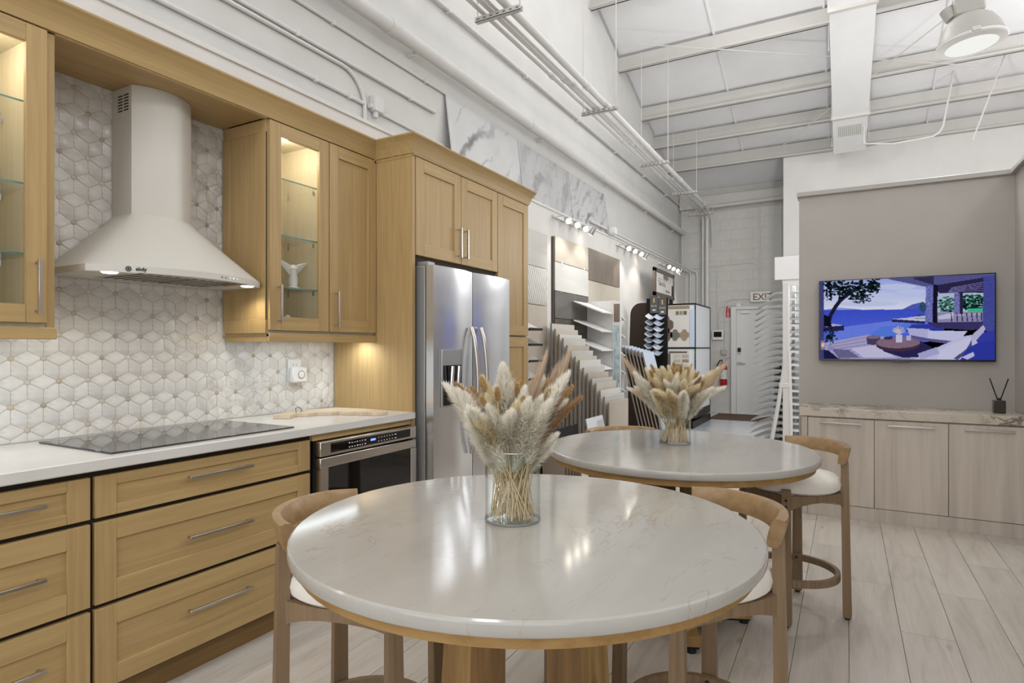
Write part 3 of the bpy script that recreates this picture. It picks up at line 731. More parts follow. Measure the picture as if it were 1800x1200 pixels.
d = shaker(tl, 0.303, 0.689, 1.378, 2.42, 0.36, 0.064)
put('side_panel', G().box(0.01, 0.345, 1.080, 1.106, 1.362, 2.42, 0.001), 'oak_v', tl)
for z in (1.62, 1.868, 2.158): glass_shelf(tl, 0.70, 1.06, z)
puck(tl, 0.20, 0.88, 2.407)
for (y, z) in ((2.20, 2.38), (0.88, 2.38)):
    dl = bpy.data.lights.new('cabinet_puck', 'POINT'); dl.energy = 2.6; dl.color = (1, 0.97, 0.9); dl.shadow_soft_size = 0.03
    o = bpy.data.objects.new('cabinet_puck', dl); COL.objects.link(o); o.location = (0.24, y, z-0.03)
area('under_cabinet_led', (0.24, 2.41, 1.335), (0, 0, 0), 0.03, 0.7, 1.5, (0.85, 0.95, 1.0))
dp_ = bpy.data.lights.new('under_cabinet_puck', 'SPOT'); dp_.energy = 3.2; dp_.spot_size = 2.6; dp_.spot_blend = 0.9; dp_.color = (0.92, 0.97, 1.0); dp_.shadow_soft_size = 0.02
o = bpy.data.objects.new('under_cabinet_puck', dp_); COL.objects.link(o); o.location = (0.28, 2.70, 1.335); o.rotation_euler = (math.radians(18), 0, 0)
area('under_cabinet_led', (0.24, 0.80, 1.335), (0, 0, 0), 0.03, 0.6, 1.2, (0.85, 0.95, 1.0))
# soffit and crown over the hood and wall cabinets
g = G(); g.box(0.008, 0.345, 1.106, 2.014, 2.425, 2.443, 0.001); g.box(0.325, 0.353, 1.106, 2.014, 2.42, 2.45, 0.001)
t = thing('crown_moulding', (0.2, 1.6, 2.42), 'oak crown board and soffit running over the hood and wall cabinets', 'moulding')
put('soffit', g, 'oak_h', t)
def crown_prof(xb, z0):
    return [(xb-0.02, z0+0.004), (xb+0.002, z0+0.004), (xb+0.006, z0+0.02), (xb+0.016, z0+0.055), (xb+0.034, z0+0.088), (xb+0.046, z0+0.100), (xb+0.046, z0+0.108), (xb-0.02, z0+0.108)]
def crown_y(g, xb, z0, y0, y1):
    g.prism([(x, z) for x, z in crown_prof(xb, z0)], 1, y0, y1)
g = G(); crown_y(g, 0.358, 2.422, 0.30, 2.797); g.box(0.008, 0.35, 0.30, 2.797, 2.443, 2.46)
put('crown', g, 'oak_h', t)

# tall cabinet around the fridge
t = thing('tall_cabinet', (0.3, 3.5, 0), 'tall oak cabinet surround and pantry enclosing the steel refrigerator', 'cabinet')
put('side_panel', G().box(0.008, 0.632, 2.800, 2.826, 0.0, 2.42, 0.001), 'oak_v', t)
put('body', G().box(0.008, 0.615, 2.826, 3.79, 1.83, 2.42).box(0.008, 0.615, 3.772, 4.262, 0.10, 2.42).box(0.05, 0.56, 3.78, 4.255, 0.0, 0.10), 'oak_v', t)
put('recess', G().box(0.6, 0.618, 2.826, 3.772, 1.79, 1.835), 'dark_gap', t)
d = shaker(t, 2.83, 3.302, 1.838, 2.416, 0.637, 0.075); bar_handle(d, 0.637, 3.268, 3.268, 1.875, 2.07)
d = shaker(t, 3.307, 3.776, 1.838, 2.416, 0.637, 0.075); bar_handle(d, 0.637, 3.345, 3.345, 1.875, 2.07)
d = shaker(t, 3.784, 4.258, 1.385, 2.416, 0.637, 0.075)
d = shaker(t, 3.784, 4.258, 0.115, 1.372, 0.637, 0.075); bar_handle(d, 0.637, 3.82, 3.82, 1.10, 1.30)
g = G(); pr_ = crown_prof(0.640, 2.422)
P0 = [(x, 2.800+0.02-(x-0.62)*1.0, z) for x, z in pr_]; P0 = [(x, 2.80-max(0, x-0.632), z) for x, z in pr_]
P1 = [(x, 4.262+max(0, x-0.632), z) for x, z in pr_]
g.loft([P0, P1], smooth=False, cap0=True, cap1=True)
# returns at both ends
R0 = [(0.352, 2.80-max(0, x-0.632), z) for x, z in pr_]; g.loft([R0, P0], smooth=False)
R1 = [(0.008, 4.262+max(0, x-0.632), z) for x, z in pr_]; g.loft([P1, R1], smooth=False)
g.box(0.008, 0.64, 2.80, 4.262, 2.42, 2.45); g.box(0.25, 0.36, 2.782, 2.801, 2.405, 2.445); g.box(0.34, 0.632, 2.797, 2.802, 2.41, 2.45)
put('crown', g, 'oak_h', t)

# refrigerator
t = thing('refrigerator', (0.4, 3.3, 0), 'stainless steel side-by-side refrigerator with water dispenser in the oak surround', 'refrigerator')
put('case', G().box(0.03, 0.68, 2.856, 3.764, 0.02, 1.775, 0.004), 'fridge_side', t)
def fdoor(y0, y1):
    n = 12; ring = []
    for i in range(n+1):
        u = i/n; y = y0+(y1-y0)*u; b = 0.018*(1-(2*u-1)**2)
        ring.append((0.742+b, y))
    poly = ring+[(0.69, y1), (0.69, y0)]
    g = G().prism(poly, 2, 0.06, 1.775)
    for i in range(len(g.s)): g.s[i] = False
    return g
dl = put('door', fdoor(2.856, 3.275), 'fridge', t); dr = put('door', fdoor(3.281, 3.764), 'fridge', t)
put('hinge_cover', G().box(0.56, 0.70, 2.862, 2.93, 1.776, 1.80, 0.004), 'fridge_side', t)
for d, y in ((dl, 3.222), (dr, 3.335)):
    pts = [(0.765+0.05*math.sin(PI*min(1, max(0, (k/12)))) ** 0.6+0.004, y, 0.62+0.80*k/12) for k in range(13)]
    put('handle', G().tube(pts, 0.0125, 10), 'steel', d)
dp = put('dispenser', G().box(0.752, 0.763, 2.915, 3.128, 0.935, 1.28, 0.002), 'fridge_side', dl)
put('dispenser_well', G().box(0.762, 0.7645, 2.925, 3.118, 0.945, 1.185, 0.001), 'black_glass', dp)
put('dispenser_display', G().box(0.7625, 0.764, 2.925, 3.118, 1.195, 1.272, 0.001), 'fridge_side', dp)
put('dispenser_spout', G().tube([(0.79, 2.985, 1.18), (0.78, 2.985, 1.04)], 0.012, 8).tube([(0.79, 3.055, 1.18), (0.78, 3.055, 1.05)], 0.012, 8), 'chrome', dp)
put('toe_grille', G().box(0.60, 0.70, 2.87, 3.75, 0.0, 0.055), 'black', t)

# range hood
HC = 1.612
def hood_ring(half, side, bulge, z, n=18, back=0.008):
    r = [(back, HC-half, z), (side, HC-half, z)]
    for i in range(1, n):
        u = i/n; r.append((side+bulge*(1-(2*u-1)**2), HC-half+2*half*u, z))
    r += [(side, HC+half, z), (back, HC+half, z)]; return r
t = thing('range_hood', (0.25, HC, 1.585), 'satin steel chimney range hood with flared canopy above the cooktop', 'hood')
rings = []
for i in range(11):
    u = i/10; e = 1-(1-u)**1.0; wv = (1-u)**1.06
    rings.append(hood_ring(0.135+(0.392-0.135)*wv, 0.158+(0.315-0.158)*wv, 0.055+(0.155-0.055)*wv, 1.612+(1.868-1.612)*u))
put('canopy', G().loft(rings), 'hood', t)
g = G().loft([hood_ring(0.392, 0.315, 0.155, 1.585), hood_ring(0.392, 0.315, 0.155, 1.612)], smooth=False)
rim = put('rim', g, 'hood', t)
put('underside', G().add(hood_ring(0.392, 0.315, 0.155, 1.5855), [tuple(range(21))]), 'hood', t)
put('chimney', G().loft([hood_ring(0.135, 0.158, 0.055, 1.865), hood_ring(0.135, 0.158, 0.055, 2.424)]), 'hood', t)
for ob in t.children:
    if ob.name.startswith(('chimney', 'canopy')):
        for p in ob.data.polygons:
            c = p.center; p.use_smooth = abs(p.normal.y) < 0.8
gv = G()
for c in range(2):
    for r in range(6): gv.box(0.055+c*0.045, 0.09+c*0.045, HC-0.1358, HC-0.1348, 2.30+r*0.013+0.02, 2.306+r*0.013+0.02)
put('vent_slot', gv, 'black', t, kind='stuff')
for y in (1.30, 1.92):
    put('hood_light', G().lathe([(0.0, -0.003), (0.024, -0.003), (0.03, 0.001)], (0.33, y, 1.5845), 20), 'led', t)
    dd = bpy.data.lights.new('hood_light', 'SPOT'); dd.energy = 3.8; dd.spot_size = 2.6; dd.spot_blend = 0.8; dd.color = (1, 0.92, 0.74); dd.shadow_soft_size = 0.025
    o = bpy.data.objects.new('hood_light', dd); COL.objects.link(o); o.location = (0.30, y, 1.575)
g = G()
for i in range(12): g.box(0.13, 0.40, 1.38+i*0.038, 1.392+i*0.038, 1.582, 1.5855)
put('filter_slat', g, 'black_metal', t, kind='stuff')
put('filter_frame', G().box(0.10, 0.42, 1.36, 1.60, 1.583, 1.5858).box(0.10, 0.42, 1.61, 1.86, 1.583, 1.5858), 'oven_steel', t)
def on_rim(u, z, out=0.0006):
    y = HC-0.392+0.784*u; x = 0.315+0.155*(1-(2*u-1)**2)+out
    dx = 0.155*(-4)*(2*u-1)/0.784; return (x, y, z), math.atan2(-dx, 1)
p, a = on_rim(0.175, 1.5935); text('brand_mark', 'akdy', 0.020, 'ink', rim, p, (PI/2, 0, PI/2+a), 0.0004, 'LEFT', 1.0, 0.0006)
p, a = on_rim(0.148, 1.599)
mt = Matrix.Translation(p) @ Matrix.Rotation(a, 4, 'Z') @ Matrix.Rotation(PI/2, 4, 'Y')
put('brand_emblem', G().lathe([(0.0, 0.0006), (0.0045, 0.0006)], seg=20, mat=mt).lathe([(0.0065, 0.0006), (0.0105, 0.0006), (0.0105, 0)], seg=24, mat=mt), 'ink', rim)
g = G()
for i in range(5):
    p, a = on_rim(0.60+i*0.028, 1.599); mm = Matrix.Translation(p) @ Matrix.Rotation(a, 4, 'Z') @ Matrix.Rotation(PI/2, 4, 'Y'); g.lathe([(0.0, 0.002), (0.0055, 0.002), (0.006, 0)], seg=12, mat=mm)
put('control_button', g, 'chrome', rim)

# solid ornaments put in for a niche reflected in the glass door
t = thing('reflected_figurine', (0.21, 2.30, 1.606), 'white winged figurine built for a reflection seen in the glass door', 'figurine')
put('body', G().lathe([(0.0, 0.0), (0.034, 0.0), (0.034, 0.012), (0.022, 0.016), (0.026, 0.05), (0.02, 0.09), (0.026, 0.115), (0.012, 0.135), (0.0, 0.138)], (0.21, 2.30, 1.606), 16), 'ceramic', t)
for s, nm in ((-1, 'wing'), (1, 'wing')):
    rr = []
    for i in range(7):
        u = i/6; cy = 2.30+s*(0.012+0.085*u); cz = 1.606+0.115+0.05*u-0.01*u*u; h = 0.045*(1-u*0.75); th = 0.008*(1-u*0.6)
        rr.append([(0.205-th, cy, cz-h*0.6), (0.205, cy, cz-h), (0.205+th, cy, cz-h*0.6), (0.205+th, cy, cz+h*0.25), (0.205, cy, cz+h*0.4), (0.205-th, cy, cz+h*0.25)])
    put('wing', G().loft(rr, cap0=True, cap1=True), 'ceramic', t)
t = thing('reflected_flowers', (0.15, 2.33, 1.3805), 'small bunch of white flowers built for a reflection seen in the glass door', 'flowers')
g = G(); gl = G()
for i in range(26):
    a = random.uniform(0, 2*PI); r = 0.055*math.sqrt(random.random()); z = 1.41+random.uniform(0, 0.065)*(1-r/0.09)
    cx, cy = 0.15+r*math.cos(a), 2.33+r*math.sin(a); rad = random.uniform(0.011, 0.017)
    g.lathe([(0.0, -rad), (rad*0.8, -rad*0.5), (rad, 0), (rad*0.7, rad*0.6), (0, rad*0.75)], (cx, cy, z), 8)
    if i < 12: gl.add([(0.15, 2.33, 1.3805), (cx+0.012, cy, 1.40), (0.15+(cx-0.15)*1.7, 2.33+(cy-2.33)*1.7, 1.402), (cx, cy+0.012, 1.397)], [(0, 1, 2, 3)])
put('blossom', g, 'petal', t, kind='stuff'); put('leaf', gl, 'leaf', t, kind='stuff')
put('pot', G().lathe([(0.0, 0.0), (0.024, 0.0), (0.03, 0.03), (0.026, 0.03)], (0.15, 2.33, 1.3805), 14), 'ceramic', t)

# ---------------------------------------------------------------- round tables
def round_table(cx, cy, label, rot):
    t = thing('round_table', (cx, cy, 0), label, 'table'); zt = 0.82
    n = 72; prof = [(0.0, zt-0.032), (0.602, zt-0.032), (0.6075, zt-0.030), (0.61, zt-0.026), (0.61, zt-0.008), (0.6085, zt-0.003), (0.604, zt), (0.0, zt)]
    g = G().lathe(prof, (cx, cy, 0), n)
    for i in range(len(g.s)):
        g.s[i] = True
    o = put('tabletop', g, 'table_top', t)
    for p in o.data.polygons: p.use_smooth = abs(p.normal.z) < 0.99
    prof = [(0.0, zt-0.062), (0.58, zt-0.062), (0.588, zt-0.058), (0.588, zt-0.034), (0.0, zt-0.034)]
    o = put('plywood_disc', G().lathe(prof, (cx, cy, 0), n), 'ply', t)
    for p in o.data.polygons: p.use_smooth = abs(p.normal.z) < 0.99
    R = Matrix.Translation((cx, cy, 0)) @ Matrix.Rotation(rot, 4, 'Z')
    # two tapering hollow uprights, each of two side boards and a narrow edge board
    zb, zu = 0.075, zt-0.062
    for s in (-1, 1):
        def ringpt(px, py, z): return tuple(R @ Vector((s*px, py, z)))
        bw, tw = 0.245, 0.205           # outer reach at bottom and top
        def board(p0b, p1b, p0t, p1t, th, mname):
            g = G(); vs = []
            for (q0, q1, z) in ((p0b, p1b, zb), (p0t, p1t, zu)):
                d = Vector((q1[0]-q0[0], q1[1]-q0[1], 0)).normalized(); nn = Vector((-d.y, d.x, 0))*th
                for q in ((q0[0], q0[1]), (q1[0], q1[1]), (q1[0]+nn.x, q1[1]+nn.y), (q0[0]+nn.x, q0[1]+nn.y)): vs.append(ringpt(q[0], q[1], z))
            fs = [(0, 3, 2, 1), (4, 5, 6, 7), (0, 1, 5, 4), (1, 2, 6, 5), (2, 3, 7, 6), (3, 0, 4, 7)]
            if s < 0: fs = [tuple(reversed(f)) for f in fs]
            put('leg_board', g.add(vs, fs), mname, t)
        # cross-section: trapezoid with the narrow edge facing out from the centre line
        board((0.055, -0.075), (0.155, -0.105), (0.055, -0.062), (0.135, -0.085), 0.02, 'base_dark')
        board((0.155, -0.105), (bw, -0.02), (0.135, -0.085), (tw, -0.015), 0.02, 'base_wood')
        board((bw, -0.02), (bw-0.03, 0.075), (tw, -0.015), (tw-0.03, 0.06), 0.02, 'base_dark')
        board((bw-0.03, 0.075), (0.055, 0.075), (tw-0.03, 0.06), (0.055, 0.06), 0.02, 'base_wood')
        board((0.055, 0.075), (0.055, -0.075), (0.055, 0.06), (0.055, -0.062), 0.02, 'base_dark')
    for a in (0, PI/2):
        mm = R @ Matrix.Rotation(a+PI/4+0.0, 4, 'Z')
        zb0 = 0.03 if a == 0 else 0.0305
        put('foot_bar', G().box(-0.33, 0.33, -0.04, 0.04, zb0, 0.075, 0.003, 0, mm).box(-0.325, 0.325, -0.03, 0.03, zb0-0.01, zb0, 0, 1, mm), ['base_wood', 'black_metal'], t)
        gf = G()
        for s in (-1, 1): gf.lathe([(0.0, 0.0), (0.02, 0.0), (0.02, 0.02), (0.0, 0.02)], (s*0.305, 0, 0.0), 14, mat=mm)
        put('foot_pad', gf, 'black', t)
    return t
T1 = (2.085, 1.455); T2 = (2.150, 2.885)
round_table(T1[0], T1[1], 'near round table with white marble top on a wooden pedestal', math.radians(29))
round_table(T2[0], T2[1], 'far round table with white marble top, in front of the sample racks', math.radians(-21))

# ---------------------------------------------------------------- stools (back of the stool faces local +x)
def make_stool():
    t = thing('counter_stool', (0, 0, 0), 'stool', 'stool', 'barrel-back counter stools')
    R = 0.228; H0 = 0.755
    # cushion
    prof = [(0.0, 0.598), (0.15, 0.598), (0.195, 0.602), (0.212, 0.615), (0.217, 0.637), (0.212, 0.658), (0.195, 0.674), (0.15, 0.684), (0.08, 0.688), (0.0, 0.689)]
    put('seat_cushion', G().lathe(prof, (0, 0, 0), 40), 'fabric', t)
    pts = [(0.214*math.cos(a*PI/24), 0.214*math.sin(a*PI/24), 0.637) for a in range(49)]
    angs = [PI/4, -PI/4, 3*PI/4, -3*PI/4]
    for i, a in enumerate(angs):
        back = i < 2; top = H0 if back else 0.632
        g = G(); rings = []
        for u in [0, 0.02, 0.3, 0.7, 0.98, 1]:
            z = 0.012+(top-0.012)*u; wt = 0.025-0.006*u; dp = 0.019-0.003*u
            if u in (0, 1): wt -= 0.002; dp -= 0.002
            rr = R+0.012*(1-u); c, s_ = math.cos(a), math.sin(a)
            rings.append([(c*(rr+dx*dp)-s_*(dy*wt), s_*(rr+dx*dp)+c*(dy*wt), z) for dx, dy in ((-1, -1), (1, -1), (1, 1), (-1, 1))])
        g.loft(rings, smooth=False, cap0=True, cap1=True)
        lg = put('leg', g, 'stool', t)
        c, s_ = math.cos(a), math.sin(a); rr = R+0.012
        put('foot_glide', G().lathe([(0.0, 0.0), (0.012, 0.0), (0.012, 0.013), (0.0, 0.013)], (c*rr, s_*rr, 0), 12), 'black', lg)
        gb = G()
        mm = Matrix.Rotation(a, 4, 'Z') @ Matrix.Translation((R+0.0165, 0, 0)) @ Matrix.Rotation(PI/2, 4, 'Y')
        if not back:
            for zz in (0.555, 0.585):
                m2 = Matrix.Rotation(a, 4, 'Z') @ Matrix.Translation((R+0.0185, 0, zz)) @ Matrix.Rotation(PI/2, 4, 'Y')
                gb.lathe([(0.0, 0.0012), (0.0065, 0.0012), (0.0065, -0.003)], seg=12, mat=m2)
        m2 = Matrix.Rotation(a, 4, 'Z') @ Matrix.Translation((R-0.038, 0, 0.195)) @ Matrix.Rotation(-PI/2, 4, 'Y')
        gb.lathe([(0.0, 0.0012), (0.0065, 0.0012), (0.0065, -0.003)], seg=12, mat=m2)
        put('bolt', gb, 'black', lg)
    # aprons between the legs, arched underneath
    for k in range(4):
        a0, a1 = PI/4+k*PI/2, PI/4+(k+1)*PI/2; rings = []
        for i in range(11):
            u = i/10; p0 = Vector((math.cos(a0), math.sin(a0), 0))*R; p1 = Vector((math.cos(a1), math.sin(a1), 0))*R
            q = p0.lerp(p1, 0.03+0.94*u); n = Vector((math.cos((a0+a1)/2), math.sin((a0+a1)/2), 0)); arch = 0.536+0.034*math.sin(PI*u)**0.8
            bw = 0.028*math.sin(PI*u); q = q+n*bw
            rings.append([tuple(q-n*0.011+Vector((0, 0, arch))), tuple(q+n*0.011+Vector((0, 0, arch))), tuple(q+n*0.011+Vector((0, 0, 0.602))), tuple(q-n*0.011+Vector((0, 0, 0.602)))])
        put('apron', G().loft(rings, smooth=False, cap0=True, cap1=True), 'stool', t)
    # foot ring
    rings = []
    for i in range(49):
        a = 2*PI*i/48; c, s_ = math.cos(a), math.sin(a)
        rings.append([(c*r, s_*r, z) for r, z in ((R-0.036, 0.178), (R-0.016, 0.178), (R-0.016, 0.21), (R-0.036, 0.21))])
    o = put('foot_ring', G().loft(rings, smooth=True), 'stool', t)
    for p in o.data.polygons: p.use_smooth = False
    # curved back rail with drop blocks on the rear legs
    rings = []; n = 36; A0 = math.radians(59)
    for i in range(n+1):
        u = -1+2*i/n; a = u*A0; c, s_ = math.cos(a), math.sin(a)
        e = max(0, (abs(u)-0.62)/0.38); e = e*e*(3-2*e)
        zl = 0.762-0.022*e; zh = 0.826-0.004*e; tk = 0.016+0.004*e; ro = R+0.004
        sec = []
        for q in range(12):
            b = 2*PI*q/12; cx, cz = math.cos(b), math.sin(b)
            cx = math.copysign(abs(cx)**0.5, cx); cz = math.copysign(abs(cz)**0.5, cz)
            zc = (zl+zh)/2; hz = (zh-zl)/2
            rr = ro+0.010*(cz)+cx*tk
            sec.append((c*rr, s_*rr, zc+cz*hz))
        rings.append(sec)
    put('back_rail', G().loft(rings, cap0=True, cap1=True), 'rail', t)
    return t
st = make_stool()
stools = [((1.605, 1.345), 197, 'barrel-back wooden stool with cream seat left of the near table, by the drawers'),
          ((2.455, 1.845), 46, 'barrel-back wooden stool with cream seat tucked behind the right side of the near table'),
          ((2.615, 3.290), 43, 'barrel-back wooden stool with cream seat right of the far table, by the sideboard'),
          ((1.800, 3.255), 131, 'barrel-back wooden stool behind the far table, only its rail showing above the top')]
for i, (p, a, lb) in enumerate(stools):
    if i == 0:
        s_ = st; s_.location = (p[0], p[1], 0); s_.rotation_euler = (0, 0, math.radians(a)); s_['label'] = lb
    else:
        dup(st, (p[0], p[1], 0), math.radians(a), lb)

# ---------------------------------------------------------------- vases with dried grasses
def plume_mesh(name, L0, length, width, n, mat, bend, blade, seed, spread=0.5, taper=1.0):
    rnd = random.Random(seed); g = G()
    def axis(t):   # t 0..1 along plume
        return Vector((bend*t*t*length, 0, L0+length*t*(1-0.18*abs(bend)*t)))
    pts = [axis(k/8) for k in range(9)]
    g.tube(pts, 0.0025, 5)
    for i in range(n):
        t = rnd.random()**0.9; p = axis(t); a = rnd.uniform(0, 2*PI)
        wv = width*(math.sin(PI*min(1, t*0.86+0.13))**0.8)*taper*rnd.uniform(0.5, 1.05)
        d = Vector((math.cos(a), math.sin(a), 0)); tip = p+d*wv+Vector((0, 0, 1))*rnd.uniform(spread*0.4, spread)*length*0.22+Vector((rnd.gauss(0, .003), rnd.gauss(0, .003), 0))
        sd = d.cross(Vector((0, 0, 1)))*blade; mid = p.lerp(tip, 0.45)+Vector((0, 0, -0.004))
        g.add([p-sd*0.6, p+sd*0.6, mid+sd, tip, mid-sd], [(0, 1, 2, 4), (4, 2, 3)])
    return g.mesh(name, mat)
def stem_mesh(L0, r, mat='straw', bow=0.0):
    g = G(); g.tube([(bow*math.sin(PI*k/5), 0, L0*k/5) for k in range(6)], r, 5); return g.mesh('grass_stem', mat)
LS = 0.27
stem_me = [stem_mesh(LS, 0.0017, 'straw', b) for b in (0.0, 0.006, -0.006)]
def stem_thing(name, me_stem, me_plume, label, group):
    o = bpy.data.objects.new(name, me_stem); COL.objects.link(o); tag(o, label, 'dried grass', group)
    if me_plume is not None:
        p = bpy.data.objects.new('plume', me_plume); COL.objects.link(p); p.parent = o
    return o
PL = {
 'pampas': [plume_mesh('plume', 0.155, 0.265, 0.048, 4800, 'pampas', b, 0.0014, s, 0.5) for b, s in ((0.12, 1), (0.42, 2), (0.25, 3))],
 'straw': [plume_mesh('plume', 0.155, 0.255, 0.046, 4400, 'pampas2', b, 0.0014, s, 0.6) for b, s in ((0.15, 4), (0.4, 5))],
 'reed': [plume_mesh('plume', 0.20, 0.20, 0.022, 2600, 'reed', b, 0.0012, s, 0.6) for b, s in ((0.1, 6), (0.3, 7))],
 'reed2': [plume_mesh('plume', 0.19, 0.19, 0.018, 2200, 'reed2', 0.05, 0.0012, 8, 0.6)],
 'bunny': [plume_mesh('plume', LS+0.09, 0.046, 0.011, 900, 'bunny', 0.1, 0.0010, s, 0.5) for s in (9, 10)],
 'wheat': [plume_mesh('plume', 0.22, 0.21, 0.028, 560, 'wheat', 0.1, 0.0010, 11, 2.6)],
 'stem': [None],
}
short_me = [stem_mesh(0.215, 0.0016, 'straw', b) for b in (0.004, -0.004)]
long_me = [stem_mesh(LS+0.10, 0.0014, 'straw', b) for b in (0.004, -0.004)]
NAMES = {'pampas': ('pampas_grass', 'fluffy cream pampas plume'), 'straw': ('pampas_grass', 'straw-coloured pampas plume'), 'reed': ('reed_plume', 'brown reed plume'),
         'reed2': ('reed_plume', 'narrow dark brown reed plume'), 'bunny': ('bunny_tail_grass', 'small tan bunny-tail grass head'), 'wheat': ('wheat_grass', 'pinkish feathery wheat grass'), 'stem': ('straw_stalk', 'thin bare straw stalk')}
def bouquet(vx, vy, which, recipe, seed, lean):
    rnd = random.Random(seed)
    place = 'on the near table' if which == 'near' else 'on the far table'
    for kind, az, el, sc_, tw in recipe:
        nm, lb = NAMES[kind]
        key = (kind, which)
        me_s = rnd.choice(long_me if kind == 'bunny' else short_me if kind == 'stem' else stem_me); me_p = rnd.choice(PL[kind])
        o = stem_thing(nm, me_s, me_p, f'{lb} in the glass vase {place}', f'{lb}s in the {which} vase')
        a = math.radians(az); th = math.radians(el)
        d = Vector((math.cos(a)*math.sin(th), math.sin(a)*math.sin(th), math.cos(th)))
        # pass through the mouth of the vase, foot on its floor
        hd = Vector((math.cos(a), math.sin(a), 0))
        ra, rr_ = rnd.uniform(0, 2*PI), 0.056*math.sqrt(rnd.random())
        base = Vector((math.cos(ra), math.sin(ra), 0))*rr_-hd*0.045*min(1, el/26)
        if base.length > 0.060: base *= 0.060/base.length
        mouth = base+hd*math.tan(th)*0.178
        if mouth.length > 0.063: mouth *= 0.063/mouth.length
        mouth.z = 0.178
        d = ((mouth-base).normalized()*0.62+d*0.38).normalized() if kind != 'stem' else (mouth-base).normalized()
        o.rotation_mode = 'QUATERNION'
        xa = (hd-d*hd.dot(d)).normalized(); ya = d.cross(xa)      # bends droop outwards
        q = Matrix((xa, ya, d)).transposed().to_quaternion()
        q = q @ Matrix.Rotation(math.radians((tw % 100)-50), 3, 'Z').to_quaternion()
        o.rotation_quaternion = q; o.location = (vx+base.x, vy+base.y, 0.832); o.scale = (sc_, sc_, sc_)
def vase(vx, vy, label):
    t = thing('glass_vase', (vx, vy, 0.8205), label, 'vase')
    r = 0.0755; h = 0.192
    put('wall', G().lathe([(0.0, 0.0), (r-0.004, 0.0), (r, 0.004), (r, h-0.001), (r-0.0015, h), (r-0.003, h-0.001), (r-0.003, 0.011), (0.0, 0.011)], (vx, vy, 0.8205), 40), 'vase', t)
    put('rim', G().lathe([(r-0.0035, h-0.0015), (r-0.003, h+0.0006), (r-0.0015, h+0.0012), (r, h+0.0006), (r+0.0004, h-0.0015)], (vx, vy, 0.8205), 40), 'rim_glass', t)
    put('base_edge', G().lathe([(r-0.006, 0.0004), (r-0.001, 0.0004), (r+0.0004, 0.003), (r+0.0004, 0.006)], (vx, vy, 0.8205), 40), 'base_glass', t)
    return t
V1 = (2.05, 1.447); V2 = (2.112, 2.985)
vase(*V1, 'clear glass cylinder vase of dried grasses on the near table')
vase(*V2, 'clear glass cylinder vase of dried grasses on the far table')
# azimuth is measured in the room; image-right is 29 degrees, towards the camera is -61 degrees
def az_img(right, front): return math.degrees(math.atan2(front, right))*-1+29
def rec(seed, counts):
    rnd = random.Random(seed); out = []
    for kind, n, el0, el1, s0, s1 in counts:
        for i in range(n):
            az = 360*(i+rnd.uniform(0.1, 0.9))/n+29
            out.append((kind, az, rnd.uniform(el0, el1), rnd.uniform(s0, s1), rnd.uniform(0, 360)))
    return out
R1 = [('pampas', az_img(-1, .3), 27, 1.0, 0), ('pampas', az_img(-.8, .7), 24, .92, 40), ('reed', az_img(-.85, .5), 21, 1.0, 0), ('pampas', az_img(.15, 1), 13, .82, 0),
      ('pampas', az_img(.4, .8), 11, 1.02, 0), ('pampas', az_img(.5, .5), 15, .98, 90), ('reed2', az_img(.15, .9), 7, .86, 0), ('pampas', az_img(-.05, 1), 24, .70, 180),
      ('reed', az_img(1, .2), 27, .98, 0), ('reed', az_img(1, .0), 24, 1.0, 60), ('reed', az_img(.9, .4), 29, .95, 90), ('wheat', az_img(.9, -.1), 20, .94, 0), ('wheat', az_img(.8, -.3), 16, .93, 50),
      ('wheat', az_img(1, -.2), 23, .90, 20), ('bunny', az_img(1, .1), 33, 1.0, 0), ('pampas', az_img(1, .5), 36, .72, 0)]
R1 += rec(5, [('straw', 12, 4, 27, .80, .92), ('bunny', 20, 4, 26, .90, 1.0), ('pampas', 20, 4, 30, .78, .93), ('reed', 4, 8, 24, .84, .94), ('stem', 34, 8, 30, .9, 1.0)])
bouquet(V1[0], V1[1], 'near', R1, 1, 0)
R2 = [('straw', az_img(-1, .1), 36, .95, 0), ('straw', az_img(-1, .4), 40, .85, 0), ('straw', az_img(1, .2), 36, .98, 0), ('straw', az_img(1, -.2), 30, .98, 0), ('pampas', az_img(-1, .6), 46, .74, 0),
      ('wheat', az_img(-1, 0), 46, 1.0, 0), ('wheat', az_img(1, .4), 42, .95, 0), ('wheat', az_img(1, .1), 44, .9, 30), ('straw', az_img(.1, 1), 12, .84, 0), ('straw', az_img(.4, .8), 20, .85, 0), ('reed', az_img(-.9, .4), 27, .82, 0),
      ('reed', az_img(-.7, .7), 24, .82, 0), ('reed', az_img(.8, .1), 28, .92, 0), ('reed', az_img(.6, .5), 22, .88, 0)]
R2 += rec(9, [('straw', 26, 4, 50, .80, .96), ('bunny', 18, 6, 40, .86, 1.0), ('pampas', 18, 4, 50, .80, .94), ('reed2', 3, 6, 24, .78, .9), ('stem', 30, 10, 28, .9, 1.0)])
bouquet(V2[0], V2[1], 'far', R2, 2, 0)

# ---------------------------------------------------------------- television wall
t = thing('television', (3.23, 5.6, 1.18), 'flat wall television showing a blue seaside terrace on the grey wall', 'television')
tx0, tx1, tz0, tz1 = 2.652, 3.812, 1.186, 1.842
put('case', G().box(tx0, tx1, 5.592, 5.63, tz0, tz1, 0.003), 'bezel', t)
put('wall_mount', G().box(3.0, 3.45, 5.63, 5.6495, 1.38, 1.68), 'black_metal', t)
put('logo_bar', G().box(3.17, 3.28, 5.588, 5.60, 1.176, 1.189, 0.002), 'bezel', t)
